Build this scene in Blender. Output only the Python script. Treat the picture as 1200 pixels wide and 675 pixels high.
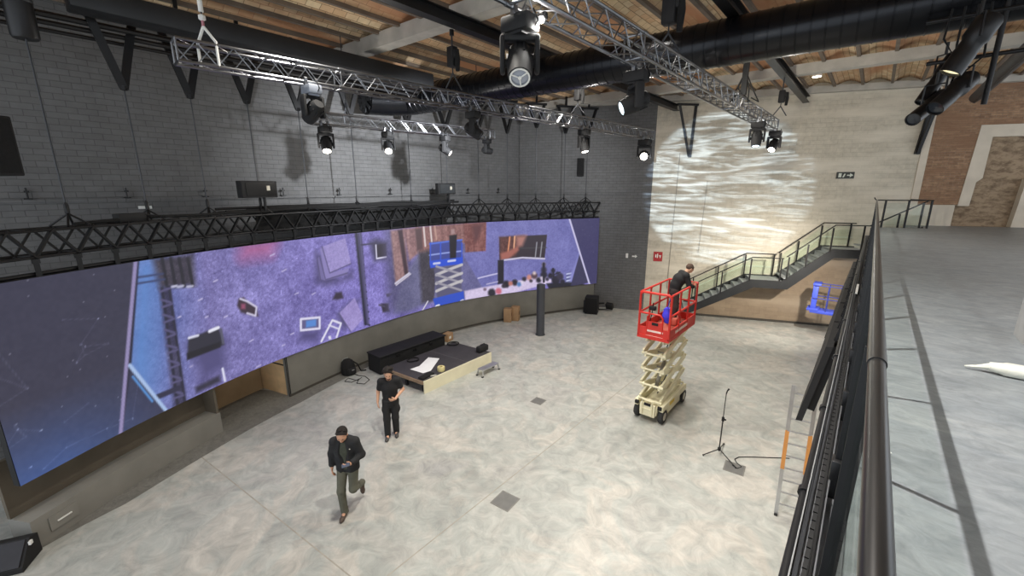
import bpy, bmesh, math, random
import numpy as np
from mathutils import Vector, Matrix, Euler
random.seed(7); rng = np.random.default_rng(5)
SC = bpy.context.scene
COL = SC.collection
for o in list(bpy.data.objects): bpy.data.objects.remove(o)
PI = math.pi; R = math.radians

# ------------------------------------------------------------------ camera, world, lights
CF, CHZ, CVX, CH = 495.0, 220.0, 1028.0, 5.9          # focal length (px), horizon row, vanishing column, eye height
PITCH = math.atan((337.5-CHZ)/CF); YAW = math.atan((CVX-600)/math.hypot(CF, 337.5-CHZ))
cam = bpy.data.cameras.new('camera'); co = bpy.data.objects.new('camera', cam); COL.objects.link(co)
co.location = (0, 0, CH); co.rotation_euler = (PI/2-PITCH, 0, YAW)
cam.sensor_width = 36.0; cam.lens = CF/1200*36; cam.clip_start = .05; cam.clip_end = 200
SC.camera = co
SC.view_settings.view_transform = 'Standard'; SC.view_settings.look = 'None'
SC.view_settings.gamma = 1; SC.view_settings.use_curve_mapping = False
SC.view_settings.exposure = 0.0

W = bpy.data.worlds.new('World'); SC.world = W; W.use_nodes = True
bg = W.node_tree.nodes['Background']; bg.inputs[0].default_value = (.86, .93, 1, 1); bg.inputs[1].default_value = 1.8

def lamp(kind, name, loc, target, power, color=(1,1,1), size=.1, angle=60, blend=.4):
    d = bpy.data.lights.new(name, kind); d.energy = power; d.color = color
    o = bpy.data.objects.new(name, d); COL.objects.link(o); o.location = loc
    if target is not None:
        o.rotation_euler = (Vector(target)-Vector(loc)).to_track_quat('-Z', 'Y').to_euler()
    if kind == 'SPOT': d.spot_size = R(angle); d.spot_blend = blend; d.shadow_soft_size = size
    elif kind == 'POINT': d.shadow_soft_size = size
    elif kind == 'AREA': d.shape = 'DISK'; d.size = size
    return o
far_aim = (-3.6, 21.2, 1.0)
# spots added as general fill at joist level over the hall floor, no fixtures
for i, (x, y, p) in enumerate([(-7.4, 4.0, 380), (-4.2, 4.0, 560), (-4.2, 8.6, 500), (-7.0, 10.8, 400), (-4.6, 13.0, 360), (-2.2, 17.6, 260)]):
    lamp('SPOT', 'unseen_ceiling_spot', (x, y, 9.35), (x+.2, y, 0), p*2.6, (1, .95, .86), .22, 118, .8)
lamp('SPOT', 'unseen_ceiling_spot', (-1.75, 3.3, 9.35), (.9, 3.5, 4.45), 1950, (1, .96, .9), .03, 110, .7)
lamp('SPOT', 'unseen_ceiling_spot', (5.0, 12.0, 9.3), (4.6, 12, 4.45), 700, (1, .97, .92), .25, 130, .8)  # added fill over the mezzanine, no fixture
lamp('SPOT', 'unseen_ceiling_spot', (5.0, 4.0, 9.3), (4.6, 4, 4.45), 250, (.92, .96, 1), .25, 130, .8)  # second added fill spot above the mezzanine, also without a fixture
lamp('SPOT', 'added_wall_fill', (-.35, 17.2, 3.95), far_aim, 1300, (1,.92,.8), .1, 100, 1)  # added spot that brightens the wall below the stair, no lamp modelled
# wall washers: profile spots on the trusses
lamp('SPOT', 'wall_wash', (-7.75, 8.6, 7.5), (-13.9, 9.0, 6.4), 2700, (.93, .96, 1), .08, 92, 1)
lamp('SPOT', 'wall_wash', (-7.4, 12.6, 7.4), (-13.0, 17.2, 6.0), 1000, (.95, .97, 1), .08, 90, 1)
lamp('SPOT', 'wall_wash', (-2.4, 9.0, 7.7), (-1.0, 22.0, 6.4), 900, (1, .94, .82), .1, 84, 1)
# moving head throwing a rippled light pattern on the whitewashed wall
gobo = lamp('SPOT', 'gobo_light', (-3.42, 6.45, 6.85), (-5.3, 20.5, 5.85), 12500, (.62, .80, 1), .03, 27, .18)
gd = gobo.data; gd.use_nodes = True; nt = gd.node_tree; em = nt.nodes['Emission']
def N(nt, t, **k):
    n = nt.nodes.new(t)
    for a, v in k.items():
        if a in n.inputs.keys(): n.inputs[a].default_value = v
        else: setattr(n, a, v)
    return n
tc = N(nt, 'ShaderNodeTexCoord'); mp = N(nt, 'ShaderNodeMapping'); mp.inputs['Scale'].default_value = (3.2, 26, 1); mp.inputs['Rotation'].default_value = (0, 0, R(8))
nz = N(nt, 'ShaderNodeTexNoise'); nz.inputs['Scale'].default_value = 2.3; nz.inputs['Detail'].default_value = 5; nz.inputs['Roughness'].default_value = .6; nz.inputs['Distortion'].default_value = 1.3
rp = N(nt, 'ShaderNodeValToRGB'); rp.color_ramp.elements[0].position = .45; rp.color_ramp.elements[0].color = (.02, .02, .02, 1); rp.color_ramp.elements[1].position = .63
nt.links.new(tc.outputs['Normal'], mp.inputs['Vector']); nt.links.new(mp.outputs[0], nz.inputs['Vector']); nt.links.new(nz.outputs['Fac'], rp.inputs['Fac'])
nt.links.new(rp.outputs['Color'], em.inputs['Color'])

# ------------------------------------------------------------------ camera maths: a pixel of the photo onto a plane of the place
_fw = Vector((-math.sin(YAW)*math.cos(PITCH), math.cos(YAW)*math.cos(PITCH), -math.sin(PITCH)))
_rt = Vector((math.cos(YAW), math.sin(YAW), 0)); _up = _rt.cross(_fw)
def ray(x, y): return _fw + _rt*((x-600)/CF) - _up*((y-337.5)/CF)
def atz(x, y, z):
    d = ray(x, y); k = (z-CH)/d.z; return Vector((d.x*k, d.y*k, z))
def atpl(x, y, P, n):
    d = ray(x, y); n = Vector(n); o = Vector((0, 0, CH)); return o + d*((Vector(P)-o).dot(n)/d.dot(n))
WA = R(22); WD = Vector((math.cos(WA), math.sin(WA), 0)); WN = Vector((math.sin(WA), -math.cos(WA), 0)); WP = Vector((-8, 19.44, 0))
def far(u, z, off=0.0): return WP + WD*u + WN*off + Vector((0, 0, z))       # a point of the far wall: u along it, off in front of it
def onfar(x, y, off=0.0):
    P = atpl(x, y, WP+WN*off, WN); return (P-WP).dot(WD), P.z

# ------------------------------------------------------------------ materials
MATS = {}
def lin(c): return tuple((v/255/12.92 if v/255 <= .04045 else ((v/255+.055)/1.055)**2.4) for v in c)
def mat(name, rgb=(128,128,128), rough=.6, metal=0, var=.12, scale=6, bump=0, emit=None, estr=1, trans=0, spec=.5, alpha=1):
    if name in MATS: return MATS[name]
    m = bpy.data.materials.new(name); m.use_nodes = True; nt = m.node_tree; b = nt.nodes['Principled BSDF']
    c = lin(rgb)
    b.inputs['Roughness'].default_value = rough; b.inputs['Metallic'].default_value = metal; b.inputs['Specular IOR Level'].default_value = spec
    if var:
        tc = N(nt, 'ShaderNodeTexCoord'); nz = N(nt, 'ShaderNodeTexNoise'); nz.inputs['Scale'].default_value = scale; nz.inputs['Detail'].default_value = 6
        rp = N(nt, 'ShaderNodeValToRGB')
        rp.color_ramp.elements[0].position = .3; rp.color_ramp.elements[1].position = .7
        rp.color_ramp.elements[0].color = (*[v*(1-var) for v in c], 1); rp.color_ramp.elements[1].color = (*[min(1, v*(1+var)) for v in c], 1)
        nt.links.new(tc.outputs['Object'], nz.inputs['Vector']); nt.links.new(nz.outputs['Fac'], rp.inputs['Fac']); nt.links.new(rp.outputs['Color'], b.inputs['Base Color'])
        if bump:
            bp = N(nt, 'ShaderNodeBump'); bp.inputs['Strength'].default_value = bump; bp.inputs['Distance'].default_value = .02
            nt.links.new(nz.outputs['Fac'], bp.inputs['Height']); nt.links.new(bp.outputs[0], b.inputs['Normal'])
    else: b.inputs['Base Color'].default_value = (*c, 1)
    if emit: b.inputs['Emission Color'].default_value = (*lin(emit), 1); b.inputs['Emission Strength'].default_value = estr
    if trans: b.inputs['Transmission Weight'].default_value = trans; b.inputs['IOR'].default_value = 1.2
    if alpha < 1: b.inputs['Alpha'].default_value = alpha
    MATS[name] = m; return m
def brick_mat(name, c1, c2, mortar, bw, bh, msize=.012, rough=.85, bump=.5, patch=None, patch_scale=.5, var=.15, uvs=1):
    m = bpy.data.materials.new(name); m.use_nodes = True; nt = m.node_tree; b = nt.nodes['Principled BSDF']; L = nt.links.new
    uv = N(nt, 'ShaderNodeUVMap'); br = N(nt, 'ShaderNodeTexBrick')
    nd = N(nt, 'ShaderNodeTexNoise'); nd.inputs['Scale'].default_value = 1.4; nd.inputs['Detail'].default_value = 4
    mx = N(nt, 'ShaderNodeMix', data_type='VECTOR'); mx.inputs[0].default_value = .035
    L(uv.outputs[0], nd.inputs['Vector']); L(uv.outputs[0], mx.inputs[4]); L(nd.outputs['Color'], mx.inputs[5]); L(mx.outputs[1], br.inputs['Vector'])
    br.inputs['Color1'].default_value = (*lin(c1), 1); br.inputs['Color2'].default_value = (*lin(c2), 1); br.inputs['Mortar'].default_value = (*lin(mortar), 1)
    br.inputs['Scale'].default_value = 1; br.inputs['Brick Width'].default_value = bw; br.inputs['Row Height'].default_value = bh; br.inputs['Mortar Size'].default_value = msize; br.inputs['Mortar Smooth'].default_value = .4
    nz = N(nt, 'ShaderNodeTexNoise'); nz.inputs['Scale'].default_value = patch_scale*6; nz.inputs['Detail'].default_value = 8; nz.inputs['Roughness'].default_value = .65
    L(uv.outputs[0], nz.inputs['Vector'])
    rp = N(nt, 'ShaderNodeValToRGB'); rp.color_ramp.elements[0].position = .3; rp.color_ramp.elements[1].position = .7
    rp.color_ramp.elements[0].color = (1-var, 1-var, 1-var, 1); rp.color_ramp.elements[1].color = (1, 1, 1, 1)
    ml = N(nt, 'ShaderNodeMix', data_type='RGBA', blend_type='MULTIPLY'); ml.inputs[0].default_value = 1
    L(nz.outputs['Fac'], rp.inputs['Fac']); L(br.outputs['Color'], ml.inputs[6]); L(rp.outputs['Color'], ml.inputs[7])
    out = ml.outputs[2]
    if patch:
        n2 = N(nt, 'ShaderNodeTexNoise'); n2.inputs['Scale'].default_value = patch_scale; n2.inputs['Detail'].default_value = 5
        mpp = N(nt, 'ShaderNodeMapping'); mpp.inputs['Scale'].default_value = (.35, 1.6, 1)
        L(uv.outputs[0], mpp.inputs[0]); L(mpp.outputs[0], n2.inputs['Vector'])
        r2 = N(nt, 'ShaderNodeValToRGB'); r2.color_ramp.elements[0].position = .45; r2.color_ramp.elements[1].position = .62
        m2 = N(nt, 'ShaderNodeMix', data_type='RGBA'); m2.inputs[7].default_value = (*lin(patch), 1)
        L(n2.outputs['Fac'], r2.inputs['Fac']); L(r2.outputs['Color'], m2.inputs[0]); L(out, m2.inputs[6]); out = m2.outputs[2]
    L(out, b.inputs['Base Color']); b.inputs['Roughness'].default_value = rough
    bp = N(nt, 'ShaderNodeBump'); bp.inputs['Strength'].default_value = bump; bp.inputs['Distance'].default_value = .02
    ad = N(nt, 'ShaderNodeMath', operation='SUBTRACT'); L(nz.outputs['Fac'], ad.inputs[0]); L(br.outputs['Fac'], ad.inputs[1]); L(ad.outputs[0], bp.inputs['Height']); L(bp.outputs[0], b.inputs['Normal'])
    MATS[name] = m; return m
def concrete_mat(name, cols, scale=.55, rough=.35, bump=.05, stretch=(1,1,1), dist=1.6, fine=9):
    m = bpy.data.materials.new(name); m.use_nodes = True; nt = m.node_tree; b = nt.nodes['Principled BSDF']; L = nt.links.new
    tc = N(nt, 'ShaderNodeTexCoord'); mp = N(nt, 'ShaderNodeMapping'); mp.inputs['Scale'].default_value = stretch
    L(tc.outputs['Object'], mp.inputs[0])
    n1 = N(nt, 'ShaderNodeTexNoise'); n1.inputs['Scale'].default_value = scale; n1.inputs['Detail'].default_value = 9; n1.inputs['Roughness'].default_value = .62; n1.inputs['Distortion'].default_value = dist
    L(mp.outputs[0], n1.inputs['Vector'])
    rp = N(nt, 'ShaderNodeValToRGB'); cr = rp.color_ramp
    cr.elements[0].position = .32; cr.elements[1].position = .68
    cr.elements[0].color = (*lin(cols[0]), 1); cr.elements[1].color = (*lin(cols[-1]), 1)
    for i, c in enumerate(cols[1:-1]):
        e = cr.elements.new(.32+.36*(i+1)/(len(cols)-1)); e.color = (*lin(c), 1)
    L(n1.outputs['Fac'], rp.inputs['Fac'])
    n2 = N(nt, 'ShaderNodeTexNoise'); n2.inputs['Scale'].default_value = scale*fine; n2.inputs['Detail'].default_value = 8; n2.inputs['Roughness'].default_value = .7; n2.inputs['Distortion'].default_value = 1
    L(mp.outputs[0], n2.inputs['Vector'])
    r2 = N(nt, 'ShaderNodeValToRGB'); r2.color_ramp.elements[0].position = .32; r2.color_ramp.elements[1].position = .66; r2.color_ramp.elements[0].color = (.60, .61, .62, 1)
    L(n2.outputs['Fac'], r2.inputs['Fac'])
    ml = N(nt, 'ShaderNodeMix', data_type='RGBA', blend_type='MULTIPLY'); ml.inputs[0].default_value = 1
    L(rp.outputs['Color'], ml.inputs[6]); L(r2.outputs['Color'], ml.inputs[7]); L(ml.outputs[2], b.inputs['Base Color'])
    b.inputs['Roughness'].default_value = rough
    rr = N(nt, 'ShaderNodeMapRange'); rr.inputs[3].default_value = rough*.75; rr.inputs[4].default_value = min(1, rough*1.35); L(n1.outputs['Fac'], rr.inputs[0]); L(rr.outputs[0], b.inputs['Roughness'])
    bp = N(nt, 'ShaderNodeBump'); bp.inputs['Strength'].default_value = bump; bp.inputs['Distance'].default_value = .02; L(n2.outputs['Fac'], bp.inputs['Height']); L(bp.outputs[0], b.inputs['Normal'])
    MATS[name] = m; return m

BLK = mat('black_metal', (26,26,28), .42, .3, .2, 5)
BLKM = mat('matt_black', (20,20,22), .75, 0, .2, 8)
BLKF = mat('black_cloth', (19,19,20), .95, 0, .25, 20, .3)
ALU = mat('truss_aluminium', (128,130,134), .3, .95, .15, 4)
ALUL = mat('ladder_aluminium', (200,202,205), .38, .85, .1, 4)
DGREY = mat('dark_grey_metal', (62,64,68), .5, .4, .15, 4)
STEEL = mat('stair_steel', (40,42,45), .55, .3, .15, 3)
LENS = mat('lamp_lens', (60,64,70), .08, .2, 0)
LIT = mat('lit_lens', (255,255,255), .3, 0, 0, emit=(255,246,230), estr=14)
LITD = mat('lit_and_glint_lens', (230,240,245), .3, 0, 0, emit=(215,235,245), estr=2.2)
RED = mat('red_paint', (206,48,38), .45, 0, .1, 3)
CREAM = mat('cream_paint', (234,228,196), .5, 0, .1, 4)
RUB = mat('tyre_rubber', (48,48,48), .85, 0, .2, 8)
def glass_mat():
    m = bpy.data.materials.new('rail_glass'); m.use_nodes = True; nt = m.node_tree; nt.nodes.remove(nt.nodes['Principled BSDF']); out = nt.nodes['Material Output']
    tr = N(nt, 'ShaderNodeBsdfTransparent'); tr.inputs[0].default_value = (.955,.98,.96,1); gl = N(nt, 'ShaderNodeBsdfGlossy'); gl.inputs['Roughness'].default_value = .03
    lw = N(nt, 'ShaderNodeLayerWeight'); lw.inputs[0].default_value = .5; pw = N(nt, 'ShaderNodeMath', operation='POWER'); pw.inputs[1].default_value = 5; ml = N(nt, 'ShaderNodeMath', operation='MULTIPLY_ADD'); ml.inputs[1].default_value = .30; ml.inputs[2].default_value = .02
    nt.links.new(lw.outputs['Facing'], pw.inputs[0]); nt.links.new(pw.outputs[0], ml.inputs[0]); mx = N(nt, 'ShaderNodeMixShader'); nt.links.new(ml.outputs[0], mx.inputs[0]); nt.links.new(tr.outputs[0], mx.inputs[1]); nt.links.new(gl.outputs[0], mx.inputs[2]); nt.links.new(mx.outputs[0], out.inputs[0])
    return m
GLASS = glass_mat()
WHITE = mat('white_plastic', (226,226,222), .5, 0, .05, 4)

# ------------------------------------------------------------------ mesh builder
class MB:
    def __init__(s): s.v = []; s.f = []; s.sm = []
    def add(s, vs, fs, smooth=False):
        k = len(s.v); s.v += [tuple(v) for v in vs]; s.f += [tuple(i+k for i in f) for f in fs]; s.sm += [smooth]*len(fs); return s
    def box(s, c, size, M=None, bev=0):
        x, y, z = [v/2 for v in size]; c = Vector(c)
        if bev:
            b = min(bev, x*.9, y*.9, z*.9); bm = bmesh.new(); bmesh.ops.create_cube(bm, size=1)
            for v in bm.verts: v.co = Vector((v.co.x*2*x, v.co.y*2*y, v.co.z*2*z))
            bmesh.ops.bevel(bm, geom=bm.edges[:], offset=b, segments=2, affect='EDGES', profile=.5)
            vs = [v.co.copy() for v in bm.verts]; fs = [[v.index for v in f.verts] for f in bm.faces]; bm.free()
        else:
            vs = [Vector((a*x, b_*y, d*z)) for a in (-1,1) for b_ in (-1,1) for d in (-1,1)]
            fs = [(0,1,3,2),(4,6,7,5),(0,4,5,1),(2,3,7,6),(0,2,6,4),(1,5,7,3)]
        if M is not None: vs = [M @ v for v in vs]
        return s.add([v+c for v in vs], fs)
    def bar(s, p, q, w, h, up=(0,0,1)):
        p, q = Vector(p), Vector(q); d = (q-p); L = d.length
        if L < 1e-6: return s
        d /= L; u = Vector(up)
        if abs(d.dot(u)) > .98: u = Vector((1,0,0)) if abs(d.x) < .9 else Vector((0,1,0))
        a = d.cross(u).normalized(); b = a.cross(d)
        M = Matrix((d, a, b)).transposed()
        return s.box((p+q)/2, (L, w, h), M)
    def tube(s, pts, r, n=8, cap=True, rs=None):
        pts = [Vector(p) for p in pts]; m = len(pts); vs = []; fs = []
        t0 = (pts[1]-pts[0]).normalized(); a = t0.orthogonal().normalized()
        for i, p in enumerate(pts):
            t = (pts[min(i+1, m-1)]-pts[max(i-1, 0)]).normalized()
            a = (a - t*a.dot(t)).normalized(); b = t.cross(a); rr = rs[i] if rs else r
            for k in range(n):
                an = 2*PI*k/n; vs.append(p+(a*math.cos(an)+b*math.sin(an))*rr)
        for i in range(m-1):
            for k in range(n):
                k2 = (k+1) % n; fs.append((i*n+k, i*n+k2, (i+1)*n+k2, (i+1)*n+k))
        s.add(vs, fs, True)
        if cap:
            s.add([vs[k] for k in range(n)][::-1], [tuple(range(n))]); s.add([vs[(m-1)*n+k] for k in range(n)], [tuple(range(n))])
        return s
    def lathe(s, prof, o=(0,0,0), ax=(0,0,1), n=16):
        ax = Vector(ax).normalized(); a = ax.orthogonal().normalized(); b = ax.cross(a); o = Vector(o); vs = []; fs = []
        for (r, h) in prof:
            for k in range(n):
                an = 2*PI*k/n; vs.append(o+ax*h+(a*math.cos(an)+b*math.sin(an))*max(r, 1e-4))
        for i in range(len(prof)-1):
            for k in range(n):
                k2 = (k+1) % n; fs.append((i*n+k, i*n+k2, (i+1)*n+k2, (i+1)*n+k))
        s.add(vs, fs, True)
        return s
    def cyl(s, o, ax, r, h, n=16): return s.lathe([(0,0),(r,0),(r,h),(0,h)], o, ax, n).flat(n)
    def flat(s, n): return s
    def prism(s, poly, z0, z1):
        n = len(poly); vs = [(x, y, z0) for x, y in poly]+[(x, y, z1) for x, y in poly]
        return s.add(vs, [tuple(range(n))[::-1], tuple(range(n, 2*n))]+[(i, (i+1) % n, n+(i+1) % n, n+i) for i in range(n)])
    def slab(s, pts, nrm, th):          # flat polygon of 3-D points given thickness th along nrm
        n = len(pts); d = Vector(nrm).normalized()*th; pts = [Vector(p) for p in pts]
        return s.add(pts+[p+d for p in pts], [tuple(range(n))[::-1], tuple(range(n, 2*n))]+[(i, (i+1) % n, n+(i+1) % n, n+i) for i in range(n)])
    def sphere(s, c, r, n=12, sc=(1,1,1)):
        c = Vector(c); prof = [(r*math.sin(PI*i/n), -r*math.cos(PI*i/n)) for i in range(n+1)]
        k = len(s.v); s.lathe(prof, (0,0,0), (0,0,1), n*2)
        for i in range(k, len(s.v)): v = s.v[i]; s.v[i] = (v[0]*sc[0]+c.x, v[1]*sc[1]+c.y, v[2]*sc[2]+c.z)
        return s
    def build(s, name, m, parent=None, uv=False, local=False):
        vs = s.v
        if parent is not None and not local:
            r = parent
            while r.parent: r = r.parent
            Mi = r.matrix_basis.inverted(); vs = [Mi @ Vector(v) for v in vs]
        me = bpy.data.meshes.new(name); me.from_pydata([tuple(v) for v in vs], [], s.f)
        me.polygons.foreach_set('use_smooth', s.sm)
        bm = bmesh.new(); bm.from_mesh(me); bmesh.ops.remove_doubles(bm, verts=bm.verts, dist=1e-5); bmesh.ops.recalc_face_normals(bm, faces=bm.faces); bm.to_mesh(me); bm.free()
        if uv:
            ul = me.uv_layers.new(name='UVMap')
            for f in me.polygons:
                nn = f.normal
                for li in f.loop_indices:
                    P = me.vertices[me.loops[li].vertex_index].co
                    if abs(nn.z) > .7: ul.data[li].uv = (P.x, P.y)
                    else:
                        t = Vector((-nn.y, nn.x, 0)).normalized(); ul.data[li].uv = (P.dot(t), P.z)
        me.set_sharp_from_angle(angle=R(42))
        me.materials.append(m); o = bpy.data.objects.new(name, me); COL.objects.link(o)
        if parent is not None: o.parent = parent
        return o
def cylm(p, q, r, n=12): return MB().tube([p, q], r, n)

def tag(o, label=None, cat=None, group=None, kind=None):
    if label: o['label'] = label
    if cat: o['category'] = cat
    if group: o['group'] = group
    if kind: o['kind'] = kind
    return o
def thing(name, label, cat, loc=(0,0,0), rz=0, group=None):
    o = bpy.data.objects.new(name, None); COL.objects.link(o); o.empty_display_size = .1
    o.matrix_basis = Matrix.Translation(Vector(loc)) @ Matrix.Rotation(rz, 4, 'Z')
    return tag(o, label, cat, group)
def struct(o): o['kind'] = 'structure'; return o
CHILD = {}
def dup(root, loc=None, rot=None, label=None):
    r = root.copy(); COL.objects.link(r)
    def rec(a, b):
        for ch in [c for c in bpy.data.objects if c.parent == a]:
            d = ch.copy(); COL.objects.link(d); d.parent = b; rec(ch, d)
    rec(root, r)
    if loc is not None: r.location = loc
    if rot is not None: r.rotation_euler = rot
    if label: r['label'] = label
    return r

# ------------------------------------------------------------------ the hall: floor, walls, ceiling, mezzanine
FLOOR = concrete_mat('hall_concrete', [(178,178,176),(190,189,183),(184,187,182),(199,195,187),(194,194,188)], .6, .40, .05, dist=1.0, fine=4)
MEZF = concrete_mat('mezzanine_concrete', [(128,134,139),(144,149,153),(136,142,147),(156,160,162)], .8, .42, .06, stretch=(1,1.6,1), dist=.8, fine=7)
PAINTW = brick_mat('grey_painted_brick', (104,104,104), (109,109,110), (86,86,87), .32, .125, .007, .8, .5, var=.22, patch_scale=.5)
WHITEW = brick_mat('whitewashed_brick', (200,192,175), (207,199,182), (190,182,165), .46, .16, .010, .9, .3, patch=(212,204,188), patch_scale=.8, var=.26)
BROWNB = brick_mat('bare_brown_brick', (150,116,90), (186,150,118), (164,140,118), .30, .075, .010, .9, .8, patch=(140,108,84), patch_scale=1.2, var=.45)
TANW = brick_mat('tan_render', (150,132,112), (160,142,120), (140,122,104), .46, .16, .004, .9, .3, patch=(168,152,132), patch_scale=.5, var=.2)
TILE = brick_mat('vault_tiles', (222,186,146), (240,218,180), (150,122,94), .30, .15, .008, .9, .5, patch=(186,136,100), patch_scale=.6, var=.3)
CONC = mat('beam_concrete', (176,172,164), .85, 0, .14, 2.5, .15)
PLAST = mat('white_plaster', (206,196,180), .85, 0, .08, 2, .1)
STONE = None
def stone_mat():
    m = bpy.data.materials.new('rubble_stone'); m.use_nodes = True; nt = m.node_tree; b = nt.nodes['Principled BSDF']; L = nt.links.new
    uv = N(nt, 'ShaderNodeUVMap'); n2 = N(nt, 'ShaderNodeTexNoise'); n2.inputs['Scale'].default_value = 3.2; n2.inputs['Detail'].default_value = 8; n2.inputs['Roughness'].default_value = .7; n2.inputs['Distortion'].default_value = .2
    mp = N(nt, 'ShaderNodeMapping'); mp.inputs['Scale'].default_value = (.8,1.5,1); L(uv.outputs[0], mp.inputs[0]); L(mp.outputs[0], n2.inputs['Vector'])
    rp = N(nt, 'ShaderNodeValToRGB'); e = rp.color_ramp.elements; e[0].position = .38; e[1].position = .56; e[0].color = (*lin((112,94,76)), 1); e[1].color = (*lin((160,140,116)), 1)
    L(n2.outputs['Fac'], rp.inputs['Fac']); L(rp.outputs['Color'], b.inputs['Base Color']); b.inputs['Roughness'].default_value = .95
    bp = N(nt, 'ShaderNodeBump'); bp.inputs['Strength'].default_value = .8; bp.inputs['Distance'].default_value = .05; L(n2.outputs['Fac'], bp.inputs['Height']); L(bp.outputs[0], b.inputs['Normal'])
    return m
STONE = stone_mat()
MZ = 4.45                                    # mezzanine floor level
XL = -13.9                                   # left wall
UC = (XL-WP.x)/WD.x                          # where left and far wall meet
# hall floor with saw-cut joints left open as thin grooves filled darker
struct(MB().prism([(XL-.3,-7), (9,-7), (9,27.5), (5.5,25.2), (XL-.3,far(UC,0).y+.05)], -.2, 0).build('floor', FLOOR))
JM = mat('joint_filler', (162,157,147), .7, 0, .15, 5)
j = MB()
for a, b in (((-12.2,1.75), (-.2,3.05)), ((-4.93,-4), (-4.99,13.6))):
    d = Vector((b[0]-a[0], b[1]-a[1], 0)); j.bar((a[0], a[1], .0008), (b[0], b[1], .0008), .022, .002)
struct(j.build('trim_1', JM))
# walls
t = .3
def wallseg(u0, u1, z0, z1, name, m, back=.3, off=0):
    P = [far(u0,z0,off), far(u1,z0,off), far(u1,z1,off), far(u0,z1,off)]
    return struct(MB().slab(P, -WN, back).build(name, m, uv=True))
ZC = 9.62
UD = .06                                     # edge of the dark paint
wallseg(UC-.3, UD, 0, 10.6, 'wall_far_dark', PAINTW)
SL = [(2.3,0),(2.6,.55),(4.45,1.85),(5.7,1.95),(7.1,3.2),(9.78,3.2)]
struct(MB().slab([far(u,z) for u,z in [(UD,0)]+SL+[(9.78,10.6),(UD,10.6)]], -WN, .3).build('wall_far_white', WHITEW, uv=True))
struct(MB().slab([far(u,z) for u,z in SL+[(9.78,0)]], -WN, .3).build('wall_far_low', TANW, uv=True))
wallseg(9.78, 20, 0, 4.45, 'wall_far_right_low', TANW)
u1, z1_ = onfar(1110,150); 
# brown brick with a plaster-framed, blocked-up opening
wallseg(9.78, 10.02, 4.45, 10.6, 'wall_far_pilaster', PLAST, .3, .03)
wallseg(10.02, 11.45, 5.25, 10.6, 'wall_far_brick', BROWNB)
wallseg(11.45, 20, 8.12, 10.6, 'wall_far_brick_top', BROWNB)
wallseg(10.02, 11.2, 4.45, 5.25, 'wall_far_plinth', PLAST, .3, .02)
wallseg(11.2, 20, 4.45, 8.12, 'wall_far_stone', STONE, .3, -.22)
# plaster surround: jamb, step and head
s_ = MB()
s_.slab([far(11.28,5.22,.02), far(11.62,5.22,.02), far(11.66,6.1,.02), far(11.82,6.25,.02), far(11.82,7.72,.02), far(20,7.72,.02), far(20,8.14,.02), far(11.42,8.14,.02)], -WN, .26)
struct(s_.build('trim_2', PLAST))
s_ = MB(); s_.slab([far(13.0,4.45,.0), far(20,4.45,.0), far(20,6.2,.0), far(13.1,6.2,.0)], -WN, .26); struct(s_.build('trim_3', PLAST))
struct(MB().prism([(XL-.3,-7), (XL,-7), (XL,far(UC,0).y), (XL-.3,far(UC,0).y)], 0, 10.6).build('wall_left', PAINTW, uv=True))
# low ledge in the render along both walls
led = MB(); led.box((XL+.03, 5, 5.62), (.06, 24, .05)); led.slab([far(UC,5.6,.05), far(UD-.7,5.6,.05), far(UD-.7,5.65,.05), far(UC,5.65,.05)], -WN, .05)
struct(led.build('trim_4', PAINTW, uv=True))
# dark skirting behind the stair
struct(MB().slab([far(2.0,0,.02), far(9.8,0,.02), far(9.8,.1,.02), far(2.0,.1,.02)], -WN, .02).build('baseboard_far', mat('dark_skirting', (70,66,60), .8)))
# ceiling: tile vaults between joists that run down the hall
JS = .85; JX0 = -1.0-JS*18; NV = 32
v = MB(); prof = 8
for i in range(NV):
    x0 = JX0+i*JS
    row = []
    for k in range(prof+1):
        a = k/prof; row.append((x0+a*JS, 9.78+.17*math.sin(PI*a)))
    vs = [(x, -7, z) for x, z in row]+[(x, 28, z) for x, z in row]
    v.add(vs, [(k, k+1, prof+1+k+1, prof+1+k) for k in range(prof)], True)
def vault_uv(o):
    me = o.data; ul = me.uv_layers.new(name='UVMap')
    for f in me.polygons:
        for li in f.loop_indices:
            P = me.vertices[me.loops[li].vertex_index].co; ul.data[li].uv = (P.y, P.x-P.z*.0)
v.add([(-16,-7,10.3),(12,-7,10.3),(12,28,10.3),(-16,28,10.3)], [(0,1,2,3)])
cl = v.build('ceiling', TILE); vault_uv(cl); struct(cl)
JOI = mat('joist_steel', (116,104,92), .8, .1, .15, 3)
for i in range(NV):
    x = JX0+i*JS
    if x < XL or x > 7.5: continue
    struct(MB().box((x, 10.5, 9.755), (.09, 35, .09)).build('trim_joist', JOI))
for y, h in ((-1.6,.34), (7.35,.34), (12.4,.30), (17.35,.30)):
    sl = .035; a = R(2)
    b = MB(); b.bar((-14.2, y-.32, 9.6), (8, y+.45, 9.6), .36, h); struct(b.build('trim_beam', CONC))
b = MB(); b.bar(far(-7, 9.66, .14), far(18, 9.66, .14), .26, .24); struct(b.build('trim_wallbeam', CONC))
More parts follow.
